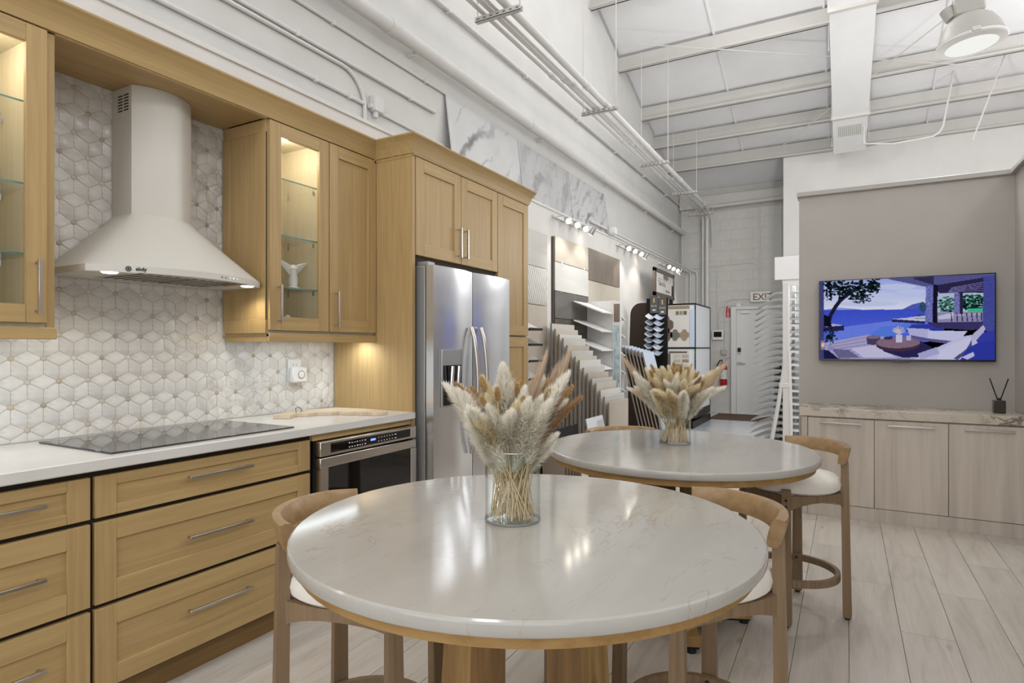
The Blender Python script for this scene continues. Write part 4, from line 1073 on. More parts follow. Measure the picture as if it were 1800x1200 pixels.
# the picture on the screen, painted as a colour attribute on a fine grid
W_, H_ = 300, 168
uu, vv = np.meshgrid((np.arange(W_)+0.5)/W_, (np.arange(H_)+0.5)/H_)       # v downwards
XX = 258+1332*uu; top_ = 228-56*uu; bot_ = 822+24*uu; YY = top_+(bot_-top_)*vv
img = np.zeros((H_, W_, 3)); rng = np.random.default_rng(3)
def poly(pts, col, jitter=0.0, grad=None):
    m = np.zeros(XX.shape, bool); n = len(pts)
    for i in range(n):
        (x1, y1), (x2, y2) = pts[i], pts[(i+1) % n]
        c = ((y1 > YY) != (y2 > YY)) & (XX < (x2-x1)*(YY-y1)/((y2-y1) if y2 != y1 else 1e-9)+x1); m ^= c
    c = np.array(col, float)[None, None, :]*np.ones(img.shape)
    if grad: c = c+(np.array(grad, float)-np.array(col))[None, None, :]*np.clip((YY-min(p[1] for p in pts))/(max(p[1] for p in pts)-min(p[1] for p in pts)), 0, 1)[..., None]
    if jitter: c = c*(1+rng.normal(0, jitter, XX.shape))[..., None]
    img[m] = c[m]
def ell(cx, cy, rx, ry, col, jitter=0.0):
    m = ((XX-cx)/rx)**2+((YY-cy)/ry)**2 < 1; c = np.array(col, float)*(1+rng.normal(0, jitter or 1e-6, XX.shape))[..., None]; img[m] = c[m]
def line(pts, wd, col):
    for (x1, y1), (x2, y2) in zip(pts[:-1], pts[1:]):
        d = np.hypot(x2-x1, y2-y1); tt = np.clip(((XX-x1)*(x2-x1)+(YY-y1)*(y2-y1))/d**2, 0, 1)
        img[np.hypot(XX-x1-tt*(x2-x1), YY-y1-tt*(y2-y1)) < wd] = col
poly([(200, 150), (1650, 150), (1650, 460), (200, 460)], (150, 168, 246), 0, (236, 240, 255))
for cx, cy, rx, ry in ((880, 270, 150, 22), (1000, 310, 130, 18), (760, 330, 120, 15), (650, 400, 240, 22)): ell(cx, cy, rx, ry, (205, 214, 252))
poly([(290, 445), (420, 428), (560, 440), (620, 448), (290, 450)], (150, 165, 235))
poly([(925, 446), (1000, 408), (1040, 398), (1070, 392), (1120, 450)], (84, 96, 190), .05)
poly([(250, 446), (1120, 446), (1120, 700), (250, 700)], (66, 86, 214), .04, (90, 112, 236))
poly([(300, 690), (460, 578), (850, 532), (1120, 545), (1120, 600), (830, 650), (600, 690)], (112, 134, 240), .03)
poly([(640, 660), (760, 580), (1000, 556), (1100, 590), (830, 650)], (90, 130, 236))
poly([(1000, 560), (1250, 560), (1230, 620), (940, 620)], (52, 62, 176))
poly([(846, 520), (1100, 538), (1090, 560), (846, 542)], (44, 44, 96)); poly([(846, 520), (1000, 508), (1100, 520), (1100, 540)], (206, 208, 240))
ell(1060, 505, 60, 16, (50, 70, 100), .2); poly([(985, 505), (1100, 495), (1100, 515), (985, 515)], (196, 200, 236))
# deck
poly([(250, 850), (300, 700), (660, 640), (1010, 690), (1040, 850)], (178, 172, 214))
for k in range(9):
    line([(310+k*20, 720+k*16), (700+k*40, 650+k*25)], 2.2, (128, 122, 172))
poly([(520, 745), (700, 720), (880, 815), (620, 815)], (206, 202, 236)); poly([(360, 745), (500, 755), (590, 815), (420, 820)], (112, 106, 150), .08)
poly([(250, 750), (330, 755), (430, 830), (240, 840)], (30, 30, 74))
# pergola
poly([(800, 208), (1600, 150), (1600, 215), (1510, 205), (1200, 262), (1100, 272)], (92, 92, 150), .05)
poly([(990, 204), (1160, 190), (1160, 260)], (52, 50, 92))
poly([(1170, 262), (1512, 204), (1512, 330), (1200, 330)], (46, 42, 80))
for k in range(5): line([(1290-k*6, 282+k*8), (1512, 240+k*16)], 3, (120, 112, 170))
poly([(1188, 322), (1512, 322), (1512, 480), (1188, 480)], (188, 202, 232))
for _ in range(70): ell(rng.uniform(1195, 1310), rng.uniform(350, 470), rng.uniform(5, 16), rng.uniform(4, 10), [(38, 96, 70), (70, 140, 110), (20, 52, 50)][int(rng.integers(3))])
for _ in range(110): ell(rng.uniform(1372, 1508), rng.uniform(340, 450), rng.uniform(5, 18), rng.uniform(4, 10), [(16, 70, 50), (36, 118, 84), (8, 30, 36)][int(rng.integers(3))])
poly([(1400, 445), (1510, 440), (1510, 472), (1400, 472)], (70, 196, 150), .05)
poly([(1185, 470), (1512, 470), (1512, 560), (1185, 548)], (150, 146, 190)); poly([(1100, 548), (1512, 546), (1512, 600), (1420, 612), (1180, 590)], (62, 56, 104), .08)
poly([(1305, 325), (1345, 325), (1345, 480), (1305, 480)], (120, 120, 186), .12); poly([(1345, 320), (1370, 320), (1370, 485), (1345, 485)], (44, 40, 76))
poly([(1190, 500), (1300, 470), (1300, 520), (1190, 525)], (204, 204, 236))
poly([(1310, 488), (1500, 478), (1500, 494), (1310, 500)], (188, 172, 196))
for x in (1285, 1325, 1360, 1395, 1430, 1465, 1495): line([(x, 480), (x+4, 540)], 4, (52, 44, 70))
poly([(1100, 268), (1158, 258), (1152, 548), (1098, 545)], (112, 118, 190), .2); poly([(1155, 255), (1190, 258), (1184, 552), (1150, 550)], (24, 22, 44))
poly([(1512, 200), (1600, 186), (1600, 640), (1504, 610)], (74, 80, 160), .06)
# pine tree
ell(1078, 430, 26, 40, (50, 80, 110), .25)
poly([(240, 220), (293, 220), (293, 850), (240, 850)], (70, 72, 130), .08)
line([(330, 560), (350, 490), (385, 430), (430, 375), (500, 320), (590, 270)], 16, (34, 30, 56)); line([(420, 380), (430, 300), (400, 260)], 8, (30, 28, 48)); line([(500, 330), (600, 340), (680, 330)], 5, (30, 28, 48))
for _ in range(260):
    x = rng.uniform(330, 740); yc = 270+40*np.sin((x-330)/130.0)*0.4; y = rng.normal(yc, 34)
    if 200 < y < 400 and not (x < 420 and y > 330): ell(x, y, rng.uniform(6, 22), rng.uniform(4, 10), [(14, 26, 30), (28, 48, 50), (8, 14, 22)][int(rng.integers(3))])
for _ in range(60): ell(rng.uniform(530, 680), rng.uniform(340, 395), rng.uniform(5, 14), rng.uniform(3, 7), (24, 40, 52))
for _ in range(70): ell(rng.uniform(290, 360), rng.uniform(225, 370), rng.uniform(4, 14), rng.uniform(3, 9), (10, 18, 26))
poly([(288, 575), (460, 566), (462, 606), (288, 612)], (40, 40, 88)); poly([(370, 552), (462, 566), (300, 578)], (190, 186, 214)); poly([(292, 480), (345, 500), (360, 575), (292, 572)], (16, 18, 34))
for _ in range(60): ell(rng.normal(352, 24), rng.normal(650, 22), 8, 7, [(18, 34, 40), (50, 76, 70), (10, 18, 28)][int(rng.integers(3))])
line([(350, 690), (348, 730)], 3, (40, 34, 50)); ell(350, 740, 28, 18, (150, 150, 200)); poly([(268, 680), (304, 680), (304, 750), (268, 750)], (150, 130, 150)); ell(286, 715, 14, 18, (235, 205, 190))
# sofas, table
poly([(960, 590), (1130, 600), (1120, 680), (985, 660)], (188, 188, 232)); poly([(1118, 612), (1400, 618), (1330, 706), (1112, 676)], (206, 206, 242))
poly([(985, 645), (1120, 672), (1330, 700), (1300, 720), (985, 675)], (96, 92, 150))
poly([(740, 690), (1060, 690), (1150, 745), (1080, 815), (930, 820), (780, 770)], (46, 40, 86))
poly([(645, 665), (755, 650), (760, 700), (700, 722), (650, 710)], (78, 66, 96)); ell(700, 658, 54, 15, (128, 112, 146))
ell(890, 722, 168, 48, (70, 52, 74)); ell(890, 702, 168, 44, (140, 112, 136), .06)
poly([(874, 640), (925, 640), (925, 700), (874, 700)], (210, 208, 236)); poly([(955, 650), (992, 650), (992, 688), (955, 688)], (190, 188, 226)); poly([(780, 660), (850, 652), (850, 676), (790, 680)], (60, 54, 90))
for _ in range(34):
    a = rng.uniform(-1.0, 1.0); line([(900, 640), (900+60*np.sin(a), 640-70*np.cos(a)*rng.uniform(.6, 1))], 1.6, (214, 196, 206))
poly([(1010, 835), (1180, 745), (1360, 660), (1600, 620), (1600, 860), (1010, 860)], (202, 202, 240)); poly([(1040, 790), (1180, 740), (1200, 790), (1060, 835)], (176, 176, 224))
poly([(1400, 680), (1510, 572), (1524, 600), (1500, 660), (1440, 690)], (192, 190, 228)); poly([(1460, 690), (1510, 630), (1600, 605), (1600, 720), (1480, 730)], (58, 66, 170))
poly([(1184, 825), (1210, 760), (1290, 715), (1425, 664), (1428, 720), (1380, 790), (1320, 840), (1190, 845)], (214, 212, 242)); poly([(1300, 830), (1390, 760), (1428, 690), (1430, 730), (1380, 800), (1330, 840)], (80, 78, 140))
poly([(1350, 840), (1400, 750), (1480, 705), (1600, 690), (1600, 860)], (50, 60, 168)); poly([(1360, 820), (1440, 780), (1450, 810), (1400, 840)], (200, 200, 240))
img = np.clip(img, 0, 255)
# grid mesh: one quad per colour cell, colour stored per vertex
sx0, sx1, sz0, sz1 = tx0+0.008, tx1-0.008, tz0+0.014, tz1-0.007
gx, gz = np.meshgrid(np.linspace(sx0, sx1, W_), np.linspace(sz1, sz0, H_))
vs = np.stack([gx-3.23, np.full_like(gx, 5.5915-5.6), gz-1.18], -1).reshape(-1, 3)
ii = np.arange(H_*W_).reshape(H_, W_)
fs = np.stack([ii[:-1, :-1], ii[1:, :-1], ii[1:, 1:], ii[:-1, 1:]], -1).reshape(-1, 4)
me = bpy.data.meshes.new('screen'); me.from_pydata(vs.tolist(), [], fs.tolist())
ca = me.color_attributes.new('picture', 'FLOAT_COLOR', 'POINT')
c01 = img.reshape(-1, 3)/255.0; cl = np.where(c01 <= 0.04045, c01/12.92, ((c01+0.055)/1.055)**2.4)
ca.data.foreach_set('color', np.concatenate([cl, np.ones((len(cl), 1))], 1).astype(np.float32).ravel())
ms = bpy.data.materials.new('lit_screen'); ms.use_nodes = True; nt = ms.node_tree; nt.nodes.clear()
at = nt.nodes.new('ShaderNodeAttribute'); at.attribute_name = 'picture'
em = nt.nodes.new('ShaderNodeEmission'); em.inputs[1].default_value = 0.92; ou = nt.nodes.new('ShaderNodeOutputMaterial')
nt.links.new(at.outputs['Color'], em.inputs[0]); nt.links.new(em.outputs[0], ou.inputs[0]); me.materials.append(ms)
o = bpy.data.objects.new('screen', me); COL.objects.link(o); o.parent = t

# sideboard
t = thing('sideboard', (3.2, 5.4, 0), 'pale wood sideboard with three doors and stone top under the television', 'sideboard')
put('body', G().box(2.592, 3.92, 5.24, 5.645, 0.0, 0.758), 'side_wood', t)
put('end_panel', G().box(2.545, 2.586, 5.222, 5.645, 0.0, 0.758, 0.001), 'side_wood', t)
put('plinth', G().box(2.588, 3.92, 5.219, 5.24, 0.0, 0.096, 0.001), 'side_wood', t)
for (a, b, h0, h1) in ((2.590, 3.030, 2.671, 2.941), (3.034, 3.480, 3.115, 3.394), (3.484, 3.918, 3.571, 3.847)):
    d = put('door', G().box(a, b, 5.216, 5.236, 0.100, 0.752, 0.0015), 'side_wood', t); zc = 0.720
    put('handle', G().box(h0, h1, 5.186, 5.198, zc-0.0065, zc+0.0065, 0.001).box(h0+0.004, h0+0.012, 5.198, 5.216, zc-0.005, zc+0.005).box(h1-0.012, h1-0.004, 5.198, 5.216, zc-0.005, zc+0.005), 'steel', d)
put('stone_top', G().box(2.53, 3.925, 5.205, 5.648, 0.762, 0.826, 0.003), 'side_stone', t)
t = thing('reed_diffuser', (3.80, 5.42, 0.8265), 'small square dark glass diffuser bottle on the stone-topped sideboard', 'diffuser')
put('bottle', G().box(3.764, 3.832, 5.388, 5.454, 0.8265, 0.918, 0.004), 'smoke_glass', t)
put('neck', G().lathe([(0.014, 0.0), (0.014, 0.016), (0.010, 0.016), (0.010, 0.0)], (3.798, 5.42, 0.917), 16), 'black', t)
for s, lb in ((-1, 'black reed stick leaning left in the diffuser bottle'), (1, 'black reed stick leaning right in the diffuser bottle')):
    put('reed_stick', G().tube([(3.798-s*0.012, 5.42+s*0.004, 0.85), (3.798+s*0.052, 5.42-s*0.004, 1.072)], 0.0042, 6), 'black', at=(3.798, 5.42, 0.85), label=lb, cat='reed')

# ---------------------------------------------------------------- upper wall: slabs, conduits, pipes
def slab(y0, y1, h, mat, label, rot=0.0):
    g = G(); zb = 2.831; xb, xt, th = -0.022, -0.098, 0.010
    def P(y, u, o): return (xb+(xt-xb)*u+o, y, zb+h*u)
    vs = [P(y0, 0, 0), P(y1, 0, 0), P(y1, 1, 0), P(y0, 1, 0), P(y0, 0, -th), P(y1, 0, -th), P(y1, 1, -th), P(y0, 1, -th)]
    g.add(vs, [(0, 1, 2, 3), (7, 6, 5, 4), (0, 4, 5, 1), (1, 5, 6, 2), (2, 6, 7, 3), (3, 7, 4, 0)])
    me = g; return put('marble_slab', me, mat, at=(-0.03, (y0+y1)/2, 2.83), label=label, cat='slab')
slab(4.17, 5.42, 0.60, 'slab1', 'large white marble slab with few diagonal veins leaning above the fridge cabinet')
slab(5.43, 6.70, 0.59, 'slab2', 'grey swirled marble slab leaning in the middle of three on the ledge')
slab(6.71, 8.00, 0.59, 'slab3', 'marble slab with dense dark streaks, farthest of three on the ledge')

def pipe_thing(name, pts, r, label, cat='pipe', seg=10, clips=None, group=None):
    t = put(name, G().tube(pts, r, seg), 'pipe', at=Vector(pts[0]), label=label, cat=cat, group=group)
    if clips:
        for y in clips:
            put('clip', G().box(-0.12, clips_x(pts)+r+0.004, y-0.012, y+0.012, pts[0][2]-r-0.006, pts[0][2]+r+0.006, 0.002), 'pipe', t)
    return t
def clips_x(pts): return pts[0][0]
t = pipe_thing('fire_pipe', [(-0.02, 1.5, 3.60), (-0.02, 12.30, 3.60)], 0.052, 'thick white painted pipe running the length of the upper wall', seg=16)
for y in (3.4, 5.6, 7.7, 9.6, 11.4):
    put('coupling', G().tube([(-0.02, y-0.05, 3.60), (-0.02, y+0.05, 3.60)], 0.058, 16), 'pipe', t)
    put('bracket', G().box(-0.12, -0.06, y+0.3-0.012, y+0.3+0.012, 3.535, 3.57), 'pipe', t)
pipe_thing('wall_conduit', [(-0.09, 2.5, 4.14), (-0.09, 12.32, 4.16)], 0.018, 'thin white conduit along the wall above the thick pipe', clips=(4.2, 5.6, 7.0, 8.4, 9.8, 11.2))
pipe_thing('wall_conduit', [(-0.10, 1.5, 3.22), (-0.10, 4.02, 3.22)], 0.013, 'white conduit running behind the first marble slab above the cabinets', clips=(2.6, 3.7))
def on_upper(px, py, x=-0.105):
    fx, fy = -math.sin(math.radians(29)), math.cos(math.radians(29))
    r = Vector((fx+(px-900)/1060*fy, fy-(px-900)/1060*fx, (611-py)/1060)); k = (x-2.85)/r.x
    return Vector((x, r.y*k, 1.29+r.z*k))
# replace the helper with plain coordinates from here on
pipe_thing('wall_conduit', [(-0.105, 0.6, 3.0), (-0.105, 3.20, 3.0)], 0.013, 'low white conduit above the cabinets ending at the junction box', clips=(2.75, 3.05))
arc = [(-0.105, 2.98+0.22*math.sin(k*PI/16), 3.185-0.22*(1-math.cos(k*PI/16))) for k in range(9)]
pipe_thing('wall_conduit', [(-0.105, 0.6, 3.185)]+arc+[(-0.105, 3.20, 2.835)], 0.013, 'white conduit that bends down to the ledge beside the junction box')
pipe_thing('wall_conduit', [(-0.105, 1.2, 3.43), (-0.105, 4.35, 3.43)], 0.012, 'white conduit just below the thick pipe, ending at the first marble slab', clips=(2.9, 3.9))
t = thing('junction_box', (-0.09, 3.31, 2.99), 'square white junction box on the upper wall above the cabinets', 'box')
put('box', G().box(-0.12, -0.072, 3.262, 3.362, 2.975, 3.085, 0.004), 'pipe', t)
put('cover', G().box(-0.072, -0.069, 3.266, 3.358, 2.979, 3.081, 0.001), 'pipe', t)
put('conduit_hub', G().tube([(-0.095, 3.30, 2.975), (-0.095, 3.30, 2.935)], 0.018, 10).tube([(-0.095, 3.262, 3.0), (-0.095, 3.235, 3.0)], 0.018, 10), 'pipe', t)
pipe_thing('wall_conduit', [(-0.105, 3.362, 2.99), (-0.105, 4.15, 2.98)], 0.010, 'short thin conduit from the junction box behind the cabinet crown')
t = thing('emergency_light', (0.03, 7.86, 2.84), 'small round white emergency light on the ledge past the slabs', 'light')
put('body', G().box(-0.04, 0.03, 7.80, 7.90, 2.831, 2.93, 0.004), 'lamp_grey', t)
mm = Matrix.Translation((0.03, 7.88, 2.885)) @ Matrix.Rotation(PI/2, 4, 'Y')
put('lamp_head', G().lathe([(0.0, 0.075), (0.05, 0.075), (0.055, 0.06), (0.055, 0.0), (0.0, 0.0)], seg=20, mat=mm), 'white_plastic', t)
put('dome', G().lathe([(0.0, -0.02), (0.05, -0.03), (0.06, 0.0)], (0, 0, 0), 16, mat=Matrix.Translation((-0.085, 11.6, 3.66)) @ Matrix.Rotation(PI/2, 4, 'Y')), 'black', at=(-0.085, 11.6, 3.66), label='small dark round dome high on the wall under the thick pipe', cat='camera')
# conduits along the ledge that drop down the back wall
pipe_thing('ledge_conduit', [(0.0, 7.2, 2.905), (0.0, 11.9, 2.905), (0.03, 12.1, 2.90), (0.22, 12.365, 2.80), (0.235, 12.37, 2.74), (0.235, 12.37, 0.4)], 0.016, 'white conduit along the ledge, turning down the back wall nearest the pipe stack')
pipe_thing('ledge_conduit', [(0.02, 8.0, 2.85), (0.02, 12.0, 2.85), (0.09, 12.36, 2.80), (0.10, 12.37, 2.74), (0.10, 12.37, 0.4)], 0.016, 'lower white conduit along the ledge, turning down in the corner')
pipe_thing('corner_conduit', [(-0.06, 12.36, 2.70), (-0.06, 12.36, 4.1)], 0.014, 'vertical white conduit in the left corner of the back wall')

# trapeze hangers with the conduit bundle, bending down the back wall
BR = [4.05, 6.24, 8.41, 10.24, 12.02]
for i, y in enumerate(BR):
    x0, x1 = (0.28, 0.69) if i < 4 else (0.12, 0.62)
    t = thing('conduit_hanger', ((x0+x1)/2, y, 3.88), f'slotted steel trapeze hanger bar under the conduit bundle, {ORD[i]} from the camera', 'hanger')
    g = G().box(x0, x1, y-0.02, y+0.02, 3.86, 3.864).box(x0, x1, y-0.02, y-0.017, 3.86, 3.90).box(x0, x1, y+0.017, y+0.02, 3.86, 3.90)
    put('channel', g, 'purlin', t)
    gs = G()
    for k in range(7): gs.box(x0+0.03+k*(x1-x0-0.06)/6-0.012, x0+0.03+k*(x1-x0-0.06)/6+0.012, y-0.0205, y-0.0195, 3.874, 3.886)
    put('slot', gs, 'grey_ink', t, kind='stuff')
    for x in (x0+0.015, x1-0.015): put('rod', G().tube([(x, y, 3.85), (x, y, roof_z(y)+0.03)], 0.0055, 6), 'purlin', t)
for k, (x, r, lb) in enumerate([(0.355, 0.019, 'leftmost pipe of the hanging bundle'), (0.425, 0.022, 'second pipe from the left in the hanging bundle'), (0.475, 0.013, 'thinnest pipe in the middle of the hanging bundle'), (0.56, 0.034, 'thickest pipe at the right of the hanging bundle')]):
    xe = [0.36, 0.372, 0.40, 0.442][k]; zc = 3.90+r
    pts = [(x, 1.5, zc), (x, 11.6, zc), (x*0.6+xe*0.4, 12.0, zc), (xe, 12.22, zc-0.03), (xe, 12.30, zc-0.12), (xe, 12.30, zc-0.2), (xe, 12.31, 0.5)]
    if k == 2: pts = pts[:2]+[(0.51, 12.2, zc-0.02), (0.534, 12.3, zc-0.1), (0.534, 12.34, 3.26)]
    if k == 1: pts = pts[:4]+[(xe, 12.34, zc-0.12), (xe, 12.36, 3.4)]
    t = put('conduit', G().tube(pts, r, 12), 'pipe', at=(x, 6, 3.9), label=f'white conduit, {lb}', cat='pipe')
    for y in (3.2, 5.3, 7.4, 9.2, 11.0): put('coupling', G().tube([(x, y+k*0.13-0.03, zc), (x, y+k*0.13+0.03, zc)], r+0.006, 12), 'pipe', t)

# duct, high-bay lamp, brace rods
t = thing('air_duct', (2.8, 9.0, 5.0), 'white square air duct hanging under the roof with a small grille', 'duct')
def ductz(y): return 5.40+0.32*(8.63-y)-0.32
secs = [(5.6, 0.53), (8.05, 0.485), (10.0, 0.455), (10.88, 0.44)]
for (ya, wa), (yb, wb_) in zip(secs[:-1], secs[1:]):
    xa, xb = 2.735, 2.735
    rings = []
    for y, wv in ((ya+0.02, wa), (yb-0.02, wb_)):
        z = ductz(y); xc = 2.672; rings.append([(xc, y, z), (xc+wv, y, z), (xc+wv, y, z+0.34), (xc, y, z+0.34)])
    put('duct_section', G().loft(rings, smooth=False, cap0=True, cap1=True), 'duct', t)
    z = ductz(yb)
    if yb < 10.5: put('flange', G().box(2.655, 2.672+wb_+0.02, yb-0.03, yb+0.03, z-0.03, z+0.36, 0.003), 'purlin', t)
z0_ = ductz(10.35); g = G(); gs = G()
g.box(2.73, 3.06, 10.20, 10.22, ductz(10.2)-0.006, ductz(10.2)+0.02); g.box(2.73, 3.06, 10.44, 10.45, ductz(10.45)-0.006, ductz(10.45)+0.02)
put('grille_frame', g, 'purlin', t)
for k in range(12):
    x = 2.745+k*0.026; gs.add([(x, 10.22, ductz(10.22)-0.004), (x+0.012, 10.22, ductz(10.22)-0.004), (x+0.012, 10.44, ductz(10.44)-0.004), (x, 10.44, ductz(10.44)-0.004)], [(0, 3, 2, 1)])
put('grille_slot', gs, 'lamp_grey', t, kind='stuff')
for y in (8.62, 10.6):
    put('hanger_rod', G().tube([(2.655, y, ductz(y)-0.04), (2.655, y, roof_z(y)+0.1)], 0.006, 6).tube([(3.15, y, ductz(y)-0.04), (3.15, y, roof_z(y)+0.1)], 0.006, 6), 'purlin', t)
t = thing('high_bay_lamp', (3.70, 5.85, 3.66), 'large round grey high-bay lamp hanging at the upper right', 'lamp')
LB = Matrix.Translation((3.70, 5.85, 3.685)) @ Matrix.Rotation(math.radians(-4), 4, 'Y') @ Matrix.Scale(0.86, 4)
put('reflector', G().lathe([(0.262, -0.035), (0.268, -0.01), (0.255, 0.0), (0.225, 0.10), (0.18, 0.175), (0.13, 0.215), (0.085, 0.225), (0.0, 0.226)], seg=40, mat=LB), 'lamp_grey', t)
put('lens_ring', G().lathe([(0.268, -0.012), (0.27, -0.03), (0.262, -0.04), (0.20, -0.052)], seg=40, mat=LB), 'white_paint', t)
put('lens', G().lathe([(0.20, -0.05), (0.15, -0.062), (0.0, -0.066)], seg=40, mat=LB), 'lamp_face', t)
put('gear_housing', G().box(-0.115, 0.115, -0.085, 0.085, 0.225, 0.40, 0.015, 0, LB).tube([tuple(LB @ Vector((-0.12, 0, 0.24))), tuple(LB @ Vector((-0.16, 0, 0.34)))], 0.05, 10), 'lamp_grey', t)
put('latch', G().box(-0.03, 0.03, -0.275, -0.255, -0.03, 0.01, 0.002, 0, LB), 'steel', t)
put('stem', G().tube([tuple(LB @ Vector((0, 0, 0.4))), (3.70, 5.85, roof_z(5.85)+0.1)], 0.012, 8), 'purlin', t)
def rod(p, q, label, r=0.007):
    return put('brace_rod', G().tube([p, q], r, 6), 'purlin', at=p, label=label, cat='rod')
rod((0.1, 8.0, 5.50), (4.6, 9.9, 4.92), 'thin diagonal brace rod under the roof passing behind the duct, rising to the left')
rod((1.75, 11.0, 4.55), (4.3, 8.4, 5.35), 'thin diagonal brace rod under the roof passing behind the duct, rising to the right')
pts = [(3.93, 8.0, 4.8), (3.887, 8.0, 4.42), (3.77, 8.0, 3.70), (3.74, 8.0, 3.64), (3.68, 8.0, 3.60), (3.3, 8.0, 3.58)]
k_ = 1.28
pts = [(2.85+(p[0]-2.85)*k_, p[1]*k_, 1.29+(p[2]-1.29)*k_) for p in pts]+[(3.08, 10.30, 4.30), (3.08, 10.30, 4.75)]
pipe_thing('roof_conduit', pts, 0.014, 'white conduit bent in an L under the roof right of the duct')
rod((4.69, 10.0, 5.2), (4.318, 10.0, 4.04), 'short steel hanger rod dangling under the roof at the far right', 0.011)

# ---------------------------------------------------------------- display wall: panels and track lights
def wall_panel(y0, y1, z0, z1, x, mat, label, th=0.012, group=None):
    return put('wall_tile_panel', G().box(x, x+th, y0, y1, z0, z1, 0.002), mat, at=(x, (y0+y1)/2, (z0+z1)/2), label=label, cat='tile panel', group=group)
t = wall_panel(4.9, 5.885, 2.140, 2.508, 0.012, 'st_light', 'pale grey plank tile panel, top of the first column beside the pantry')
t = wall_panel(4.9, 5.885, 1.742, 2.134, 0.012, 'grout', 'white herringbone tile panel in the first column beside the pantry')
hb = G()
for k in range(-6, 26):
    y = 4.9+k*0.046
    pl_ = [(y, 1.742), (y+0.034, 1.742), (y+0.034-0.18, 2.134), (y-0.18, 2.134)]
    c2 = clip(clip(pl_, lambda p: p[0]-4.905), lambda p: 5.88-p[0])
    if len(c2) >= 3:
        tl_ = tile_g([(a-5.39, b-1.938) for a, b in c2], (5.39, 1.938), 0.024, 0.028, 0.001); put('chevron_strip', tl_, 'st_white', t)
wall_panel(4.9, 5.885, 0.9, 1.736, 0.012, 'st_beige', 'beige stone panel under the herringbone panel')
put('backing_board', G().box(0.001, 0.024, 6.035, 7.05, 0.6, 2.52), 'sample_dark_and_shaded', at=(0.01, 6.5, 0.6), label='dark backing board behind the second column of tile panels', cat='board')
wall_panel(6.06, 7.04, 2.250, 2.53, 0.025, 'st_sand', 'sand-coloured tile panel, top of the second column')
wall_panel(6.06, 7.04, 1.925, 2.244, 0.025, 'st_white', 'white marble tile panel, second from top in the second column')
wall_panel(6.06, 7.04, 1.620, 1.919, 0.025, 'st_dark', 'dark slate tile panel in the middle of the second column')
wall_panel(6.06, 7.04, 0.9, 1.612, 0.025, 'st_dark2', 'dark striped stone panel at the bottom of the second column')
wall_panel(7.075, 8.27, 2.145, 2.545, 0.012, 'st_wood', 'grey-brown wood-look tile panel, top of the third column')
wall_panel(7.075, 8.27, 0.9, 2.138, 0.012, 'st_sand', 'pale beige tile panel under the wood-look panel')
put('panel_hook', G().box(0.037, 0.043, 6.22, 6.25, 2.22, 2.27), 'white_plastic', at=(0.04, 6.23, 2.24), label='left small white hook between the upper panels of the second column', cat='hook')
put('panel_hook', G().box(0.037, 0.043, 6.88, 6.91, 2.22, 2.27), 'white_plastic', at=(0.04, 6.9, 2.24), label='right small white hook between the upper panels of the second column', cat='hook')
for ti, (ya, yb) in enumerate([(6.05, 6.92), (8.15, 9.15), (10.35, 11.35)]):
    t = thing('track_light', (0.05, (ya+yb)/2, 2.74), f'track light bar with four spot heads high on the display wall, {ORD[ti]} from the camera', 'track light')
    put('rail', G().box(0.001, 0.03, ya, yb, 2.735, 2.765, 0.003), 'white_paint', t)
    for k in range(4):
        y = ya+0.06+(yb-ya-0.12)*k/3; c = Vector((0.16, y, 2.70)); d = Vector((-0.55, 0.0, -0.83)) if k == 3 else Vector((0.62, -0.62, -0.48)); d.normalize()
        put('arm', G().tube([(0.03, y, 2.75), (0.12, y, 2.745), (0.16, y, 2.72)], 0.007, 6), 'chrome', t)
        h = put('spot_head', G().tube([c-d*0.05, c+d*0.045], [0.024, 0.036], 14), 'steel', t)
        q = d.to_track_quat('Z', 'Y').to_matrix().to_4x4(); mm = Matrix.Translation(c+d*0.0465) @ q
        put('lens', G().disc((0, 0, 0), 0.032, 16, mat=mm), 'spot_face', h)
    for yy in (ya+0.15, yb-0.15):
        dd = bpy.data.lights.new('track_spot', 'SPOT'); dd.energy = 11; dd.spot_size = math.radians(100); dd.spot_blend = 0.6; dd.color = (1, 0.95, 0.86); dd.shadow_soft_size = 0.03
        o = bpy.data.objects.new('track_spot', dd); COL.objects.link(o); o.location = (0.34, yy, 2.66)
        o.rotation_euler = Vector((-0.30, 0.0, -0.72)).to_track_quat('-Z', 'Y').to_euler()

# ---------------------------------------------------------------- sample racks along the display wall
# small black shelf rack beside the pantry
t = thing('sample_shelf_rack', (0.25, 5.0, 0), 'small black-edged sample shelf rack right beside the pantry', 'rack')
put('post', G().box(0.03, 0.06, 4.86, 4.89, 0.0, 1.5).box(0.03, 0.06, 5.10, 5.13, 0.0, 1.5), 'black_metal', t)
for k, z in enumerate((1.46, 1.315, 1.165, 1.0)):
    sh = put('shelf', G().box(0.03, 0.33, 4.86, 5.135, z-0.008, z, 0.002).box(0.33, 0.338, 4.86, 5.135, z-0.008, z+0.014, 0.002), 'black_metal', t)
    g = G().add([(0.06, 4.87, z+0.13), (0.06, 5.12, z+0.13), (0.325, 5.12, z+0.004), (0.325, 4.87, z+0.004), (0.055, 4.87, z+0.12), (0.055, 5.12, z+0.12), (0.315, 5.12, z), (0.315, 4.87, z)], [(0, 3, 2, 1), (4, 5, 6, 7), (0, 1, 5, 4), (1, 2, 6, 5), (2, 3, 7, 6), (3, 0, 4, 7)])
    put('sample_tile', g, ['st_white', 'st_dark', 'st_sand', 'st_white'][k], t)
